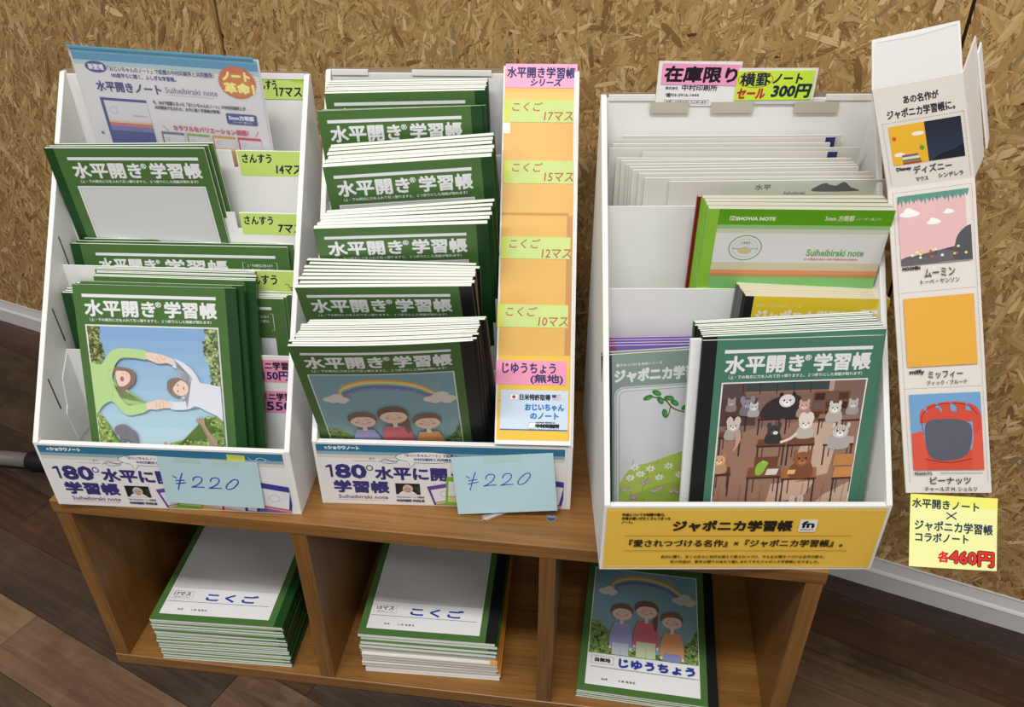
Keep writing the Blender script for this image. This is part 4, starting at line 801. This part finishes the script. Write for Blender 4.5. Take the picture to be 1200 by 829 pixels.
# flyer in a clear sleeve
fl = empty('framed_flyer', BM[1] @ pose((29.5, 246.5, 164.5, -4.9, -3.7, -2.2)), 'flyer with a blue band in a clear sleeve, back of the left display box', 'flyer')
box_obj('flyer_sheet', (1.5, .6, 1, 208.5, .9, 295), mat('flyer_paper', (222, 220, 224), .5, .3), fl)
A = Art(210, 297)
A.rect(1.5, 1.5, 208.5, 8, (96, 170, 204)); A.rect(1.5, 5, 208.5, 13, (76, 146, 186)); A.rect(1.5, 13, 208.5, 18, (170, 198, 210)); A.rect(1.5, 18, 208.5, 23, (226, 220, 206))
A.ell(25.5, 20, 12.5, 6.6, (66, 66, 140)); A.text('新登場', 17, 17, 34, 23, (226, 226, 240), .3)
A.text('「おじいちゃんのノート」で話題の中村印刷所と共同開発！', 39, 18, 158, 23.5, (80, 78, 130), .2); A.text('180度平らに開く、ふしぎな学習帳。', 41, 25.5, 114, 30.5, (80, 78, 130), .2)
A.text('水平開きノート', 20, 35.5, 94, 46.5, (60, 64, 124), .5); A.text('Suiheibiraki note', 99, 37, 158, 43.5, (130, 128, 164), .12); A.rect(101, 45.5, 154, 46, (220, 170, 180))
A.ell(183, 26.5, 20.3, 17.5, (206, 104, 56)); A.ell(183, 29, 17.5, 13, (208, 126, 56))
for k in range(40):
    a = k*math.pi/20; A.poly([(183+19.6*math.cos(a-.06), 26.5+16.8*math.sin(a-.06)), (183+21.8*math.cos(a), 26.5+18.8*math.sin(a)), (183+19.6*math.cos(a+.06), 26.5+16.8*math.sin(a+.06))], (206, 104, 56))
A.text('ノート', 168, 15, 198, 24, (252, 240, 140), .8); A.text('革命！', 168, 27, 201, 38, (252, 240, 140), .8)
def flyer_book(x0, y0, x1, y1, c, band, dark=None):
    w = x1-x0; A.rect(x0, y0, x1, y1, c); A.rect(x0+w*.07, y0+3.2, x1, y0+3.2+w*.42, (216, 214, 222)); A.rect(x0+w*.07, y0+3.2+w*.42, x1, y0+3.2+w*.47, (216, 198, 160)); A.rect(x0+w*.07, y0+3.2+w*.47, x1, y0+3.2+w*.55, band)
    A.ring(x0+w*.24, y0+3.2+w*.2, w*.08, w*.08, .5, (150, 150, 180))
flyer_book(19.5, 54, 73.5, 125, (62, 66, 140), (206, 110, 110)); A.rect(23.3, 86.5, 73.5, 92, (110, 116, 176)); A.text('Suiheibiraki note', 54, 72, 70, 74, (140, 140, 170), .05)
A.text('今、SNSで話題となった「おじいちゃんのノート」の中村印刷所とが', 81, 53, 187, 57.5, (70, 66, 80), .12); A.text('共同開発で生まれた、水平に開く学習帳が登場！', 82, 59, 157, 63, (70, 66, 80), .12)
A.rrect(163, 61.5, 198, 74, 2, (58, 76, 142)); A.text('5mm方眼罫', 166, 63.8, 195, 69, (230, 232, 244), .25); A.text('（リーダー罫入り）', 170, 70.2, 192, 72.6, (200, 204, 230), .08)
A.line([(86, 82), (92, 88)], .6, (206, 100, 120)); A.line([(197, 80), (193, 87)], .6, (206, 100, 120)); A.text('カラフルなバリエーション展開！', 98, 80.5, 185, 86.5, (206, 76, 110), .25)
for i, (c, bd) in enumerate((((116, 112, 150), (150, 146, 176)), ((140, 172, 74), (196, 206, 130)), ((206, 158, 78), (222, 190, 130)), ((198, 66, 100), (150, 160, 90)))): flyer_book(82+i*29.8, 89, 109+i*29.8, 125, c, bd)
A.ring(11, 96, 1.6, 1.6, .9, (110, 110, 112)); A.ell(11, 96, .8, .8, (90, 90, 92))
link('flyer_print', A.mesh('flyer_print', off=-.55), fl)
box_obj('clear_sleeve', (-1, -.9, -1, 211, -.45, 298), mat('sleeve_plastic', (245, 248, 250), .12, .6, alpha=.05), fl)
box_obj('sleeve_rim', (-1, -1.0, 296.5, 205, 1.6, 298.6), mat('blue_plastic_rim', (86, 160, 196), .2, .6), fl); box_obj('sleeve_back', (-1, 1.2, -1, 211, 1.6, 297), mat('sleeve_back_card', (214, 216, 218), .5), fl)

# ---- display box 2 (middle)
A = pic_rainbow(cover_base(9.3))
row(2, 179, 252, 3.45, 'greenB', (10, 38.0, 2.6, -17.2, 3.0, 1.7), (27, 77.0, 2.8, -16.2, .5, 2.9), 12, 'green notebook with children under a rainbow, foremost in the middle display box', '%s black-spined notebook from the front in the lowest row, middle display box',
    'notebooks in the lowest row of the middle display box', A, bow=-2.5, jx=2.6, jz=.3, ct=.11, fill=.95)
rows = [(8, 'greenB', (14, 86, 27.4, -13.8, -.9, 2.6), (4, 109, 28.6, -8.1, -1.2, -.4), 'second row from the bottom', 3.3),
        (6, 'green', (17.5, 118, 65.4, -9.8, 3.4, 1.3), (34, 137.5, 65.6, -6.3, 3.8, 3.6), 'third row from the bottom', 3.9),
        (6, 'green', (31.5, 147, 106, -3.1, 2.6, 3.6), (34, 166.5, 113.0, 1.3, 2.8, 3.9), 'fourth row from the bottom', 3.9),
        (2, 'green', (10.3, 189.5, 146, .5, 2.0, 1.9), (13.0, 193.4, 146, .5, 2.0, 1.6), 'fifth row from the bottom', 3.7)]
for n, st, pf, pb, nm, th_ in rows:
    A = blank_sheet(cover_base(9.3), 9.3, 156.8)
    row(2, 179, 252, th_, st, pf, pb, n, 'green notebook with white title, foremost of the %s, middle display box' % nm, '%%s notebook from the front in the %s, middle display box' % nm,
        'notebooks in the %s of the middle display box' % nm, A, jx=2.2 if n > 2 else .3, jz=.3, ct=.11, fill=.93)
row(2, 179, 252, 3.4, 'green', (12.5, 214.5, 156, 1.7, -.7, 1.9), (11, 232.5, 163.5, 1.6, .7, 1.0), 6, 'foremost green notebook of the topmost row at the back of the middle display box', '%s notebook from the front in the topmost back row of the middle display box',
    'notebooks in the topmost row of the middle display box', cover_base(9.3), jx=.8, jz=.3, ct=.11, fill=.93)

# ---- display box 3 (right)
A = pic_class(cover_base(22.6, 146.5))
row(3, 179, 252, 2.8, 'class', (91.0, 8.0, 2.8, 12.4, 4.2, -.7), (91, 8, 2.8, 12.4, 4.2, -.7), 1, 'blue-green notebook with a classroom of animal pupils, in the right display box', '%s', 'classroom cover notebooks in the right display box', A)
A2 = Art(179, 252); A2.rect(169, 10.3, 172, 14, TW); A2.rect(168.5, 44.6, 171, 242, WH)
row(3, 179, 252, 3.4, ['class']*7+['greenLB']*2, (99.0, 14.5, 2.8, 12.6, 2.5, 1.2), (92.5, 50.5, 2.8, 9.9, 4.6, .5), 9, None, '%s notebook back in the bunch directly behind the classroom cover',
    'classroom cover notebooks in the right display box', None, jx=.8, ct=.3, fill=.75)
book(BM[3] @ pose((85.5, 21, 2.8, 11.0, 4.2, .4)), 60, 248, 4.2, 'whiteb', 'thick white-spined booklet tucked behind the left edge of the classroom notebook', 'classroom cover notebooks in the right display box')
gk = 'small grey-green notebooks at the left of the right display box'
def plain(b, w, h, th, st, p, label, group, art=None, **k): return book(BM[b] @ pose(p), w, h, th, st, label, group, art=art, **k)
plain(3, 148, 210, 3.0, 'grey', (9.5, 63, 2.9, 8.6, 2.6, 2.6), 'grey-green notebook with a flower meadow on its cover, lower left in the right display box', gk, pic_meadow())
plain(3, 148, 210, 3.0, 'grey', (9.2, 67.2, 2.9, 8.8, 2.5, 2.4), 'grey-green notebook directly behind the meadow cover', gk)
plain(3, 148, 210, 3.0, 'purple', (7.6, 74, 3.0, 10.7, 1.8, .2), 'purple notebook showing a strip of its cover above the meadow notebook', 'purple notebooks in the right display box')
for i in range(3): plain(3, 148, 210, 2.9, 'purple', (7.6-i*.5, 77.6+i*3.4, 3.0, 11.4+i*.7, 1.8, .1), '%s notebook behind the strip of purple cover' % ORD[i], 'purple notebooks in the right display box')
# yellow notebooks
A = Art(152, 236); A.text('愛されつづける名作シリーズ', 13, 9, 58, 12.2, (238, 226, 140), .1); A.text('ジャポニカ学習帳', 14, 15, 112, 30, (236, 232, 208), .85); A.rrect(120, 12, 146, 26, 2.5, (236, 232, 208)); A.text('fn', 124, 14, 141, 23.5, (220, 186, 50), .7); A.rrect(12, 38, 142, 226, 8, (236, 232, 208))
gy = 'yellow notebooks in the right display box'
row(3, 148, 236, 3.9, ['yellow', 'yellow', 'yellowG'], (136.5, 102, 26, 6.2, .5, -1.9), (132, 124, 28.5, 5.4, .5, -1.9), 6, 'foremost yellow notebook in the middle of the right display box', '%s notebook from the front in the yellow bunch, right display box', gy, A, jx=.5, jz=.2, ct=.2, fill=.97)
# green banded notebooks
A = Art(179, 252); LGR = (150, 196, 130); CRM = (214, 206, 176)
A.rect(11, 0, 179, 17, (94, 158, 24)); A.rect(11, 17, 179, 21.5, LGR); A.rect(11, 21.5, 179, 26.5, (206, 208, 188)); A.rect(11, 26.5, 179, 60, (226, 226, 226)); A.rect(11, 60, 179, 69, CRM); A.rect(11, 69, 179, 73.5, (232, 152, 102)); A.rect(11, 73.5, 179, 77.5, (186, 150, 92)); A.rect(11, 77.5, 179, 91, (128, 196, 116)); A.rect(11, 91, 179, 252, (94, 180, 40))
A.text('SHOWA NOTE', 28, 8.5, 66, 12, (226, 240, 210), .3); A.rect(22, 7.5, 27, 12.4, (226, 240, 210)); A.text('n', 23, 8.6, 26.2, 12, (94, 158, 24), .2)
A.text('5mm 方眼罫', 114, 6, 142, 12, (214, 236, 190), .15); A.text('（リーダー罫入り）', 144, 8, 168, 11, (196, 226, 160), .08)
A.ring(42, 43, 16.5, 14.5, .9, (96, 168, 96)); A.ring(42, 43, 12.5, 10.5, .3, (170, 190, 170)); A.line([(29, 44), (55, 44)], .7, (96, 168, 96)); A.ell(42, 46, 7, 4, (206, 196, 150)); A.text('1947', 38, 36, 46, 38.5, (120, 150, 120), .1); A.line([(33, 42), (37, 37), (42, 42), (47, 37), (51, 42)], .3, (150, 170, 150))
A.text('Suiheibiraki note', 104, 44, 160, 51.5, (110, 176, 90), .2); A.text('in collaboration with Nakamura Insatsu', 103, 54, 156, 56.4, (226, 120, 120), .08)
gm = 'banded green notebooks in the right display box'
row(3, 179, 252, 4.3, 'lime', (100.5, 164, 96.4, -4.3, -2.0, .2), (98.7, 179.5, 98.5, -3.2, -1.4, .3), 4, 'foremost notebook with green, white and orange bands in the right display box', '%s notebook from the front in the banded bunch, right display box', gm, A, jx=.4, jz=.2, ct=.2, fill=.97)
plain(3, 179, 252, 3.6, 'red', (95.5, 185.5, 96.4, -2.7, -.6, .4), 'dark red notebook behind the banded green ones, its left spine showing', gm)
# thin pale booklets leaning at the back
gn = 'thin pale booklets at the back of the right display box'
NL = [(25, 250, 384, 229, 0), (17.3, 245.8, 381, 231, .6), (14.4, 241.6, 378, 227, .2), (9.7, 237.4, 375.2, 262, 0), (44, 233.2, 372.4, 203, 0), (16.2, 229, 367.5, 245, -.3), (23.6, 224.8, 366, 233, .6), (28.2, 220.6, 364, 235, .4), (31.4, 216.4, 362.5, 234, .6), (34.1, 212.2, 361, 232, .7), (39.4, 208, 358.8, 237, .3), (45.3, 203.8, 355.6, 234, .4), (70.9, 200.4, 353.0, 229, .5)]
for i, (x, y, z, w, ro) in enumerate(NL):
    h = 179; le = 3.2
    hh = 168
    lab = {0: 'rearmost of the thin pale booklets in the right display box', 3: 'widest pale booklet, fourth from the back of the right display box', 4: 'pale booklet with a navy edge, fifth from the back of the right display box', 12: 'foremost pale booklet, its corner passing the right wall of the right box'}.get(i, '%s thin pale booklet from the back of the right display box' % ORD[i])
    Ab = None
    if i == 12:
        Ab = Art(w, hh); Ab.rect(54, 3, w-14, 16, (206, 216, 196)); Ab.text('水平', 88, 4, 104, 10, (110, 112, 110), .2); Ab.blob([(148, 12), (152, 6), (160, 3), (168, 7), (178, 2), (186, 8), (194, 12)], (104, 106, 104)); Ab.text('Suiheibiraki', 118, 12, 140, 15, (120, 120, 116), .1)
    up = y-math.sin(R(le))*hh
    yb = y+1.5; lean = math.degrees(math.asin((y-yb)/hh)); plain(3, w, hh, 1.9 if i != 3 else 1.5, 'navy' if i in (1, 4) else 'white', (x, yb, z-hh*math.cos(R(lean)), lean, 0, ro), lab, gn, Ab, ct=.2)

# ---- flat piles inside the wooden shelf
def pile(n, top, bot, z0, th, yaw, styles, lt, lf, group, art, jx=1.6, seed=3):
    q = random.Random(seed)
    for i in range(n):
        t = (i+1)/n; x = bot[0]*(1-t)+top[0]*t; y = bot[1]*(1-t)+top[1]*t; a = yaw
        if i < n-1: x += q.uniform(-jx, jx); y += q.uniform(-jx, jx)*.7; a += q.uniform(-.008, .008)
        z = z0+th*(i+1); M = frame((x, y, z), (math.cos(a), math.sin(a), 0), (-math.sin(a), math.cos(a), 0))
        st = styles[n-1-i] if isinstance(styles, list) else styles
        book(M, 179, 252, th-.1, st, lt if i == n-1 else lf % ORD[n-2-i], group, art=art if i == n-1 else None, ct=.2)
pile(18, (63.5, 8, 0), (69.5, 1.0, 0), T, 4.05, .045, 'green', 'topmost notebook of the left flat pile, with a 17 squares box on its cover', '%s notebook below the top one in the left flat pile inside the shelf', 'flat pile in the left shelf compartment',
     blank_sheet(Art(179, 252), 9.3, 157.5, lab='こくご', box='17マス'))
pile(12, (341, 21, 0), (346, 15.5, 0), T, 5.9, .035, ['greenB', 'green', 'green', 'green', 'navy', 'navy', 'cream', 'navy', 'cream', 'navy', 'cream', 'white'], 'topmost black-spined notebook of the middle flat pile, with a 10 squares box on its cover', '%s notebook below the top one in the middle flat pile inside the shelf',
     'flat pile in the middle shelf compartment', blank_sheet(Art(179, 252), 9.3, 157.5, lab='こくご', box='10マス'), jx=2.6, seed=5)
pile(4, (627, 15, 0), (626, 13.5, 0), T, 3.35, -.03, 'greenB', 'topmost notebook of the low right pile, with three painted children and a rainbow', '%s notebook below the top one in the low right pile inside the shelf', 'flat pile in the right shelf compartment', pic_rainbow(Art(179, 252)), jx=1.0)

# ---- grey tube foot on the floor at the left
tf = empty('rack_foot', Matrix.Translation((-.398, .356, 0)), 'grey metal tube foot with a black rubber end on the floor left', 'rack foot')
def tube(name, x0, x1, r, m, parent, sq=1.0, rnd_end=False):
    n = 20; rings = [(x0, r), (x1, r)]
    if rnd_end: rings = [(x0, r*.96), (x0+3, r), (x1-9, r), (x1-3, r*.86), (x1, r*.5)]
    v = []
    for x, rr in rings: v += [(x, rr*math.cos(2*math.pi*i/n), 17+rr*sq*math.sin(2*math.pi*i/n)) for i in range(n)]
    f = [tuple(reversed(range(n))), tuple(range(n*(len(rings)-1), n*len(rings)))]
    for k in range(len(rings)-1): f += [(k*n+i, k*n+(i+1) % n, (k+1)*n+(i+1) % n, (k+1)*n+i) for i in range(n)]
    me = mesh_from(name, v, f, [m]); bm = bmesh.new(); bm.from_mesh(me); bmesh.ops.recalc_face_normals(bm, faces=bm.faces); bm.to_mesh(me); bm.free()
    for p in me.polygons: p.use_smooth = len(p.vertices) == 4
    return link(name, me, parent)
tube('steel_tube', -420, 45, 13, mat('grey_tube', (112, 108, 104), .4, .5, .1, 100), tf); tube('rubber_cap', 40, 98, 17, mat('black_rubber', (12, 12, 13), .6, .3), tf, 1.0, True)
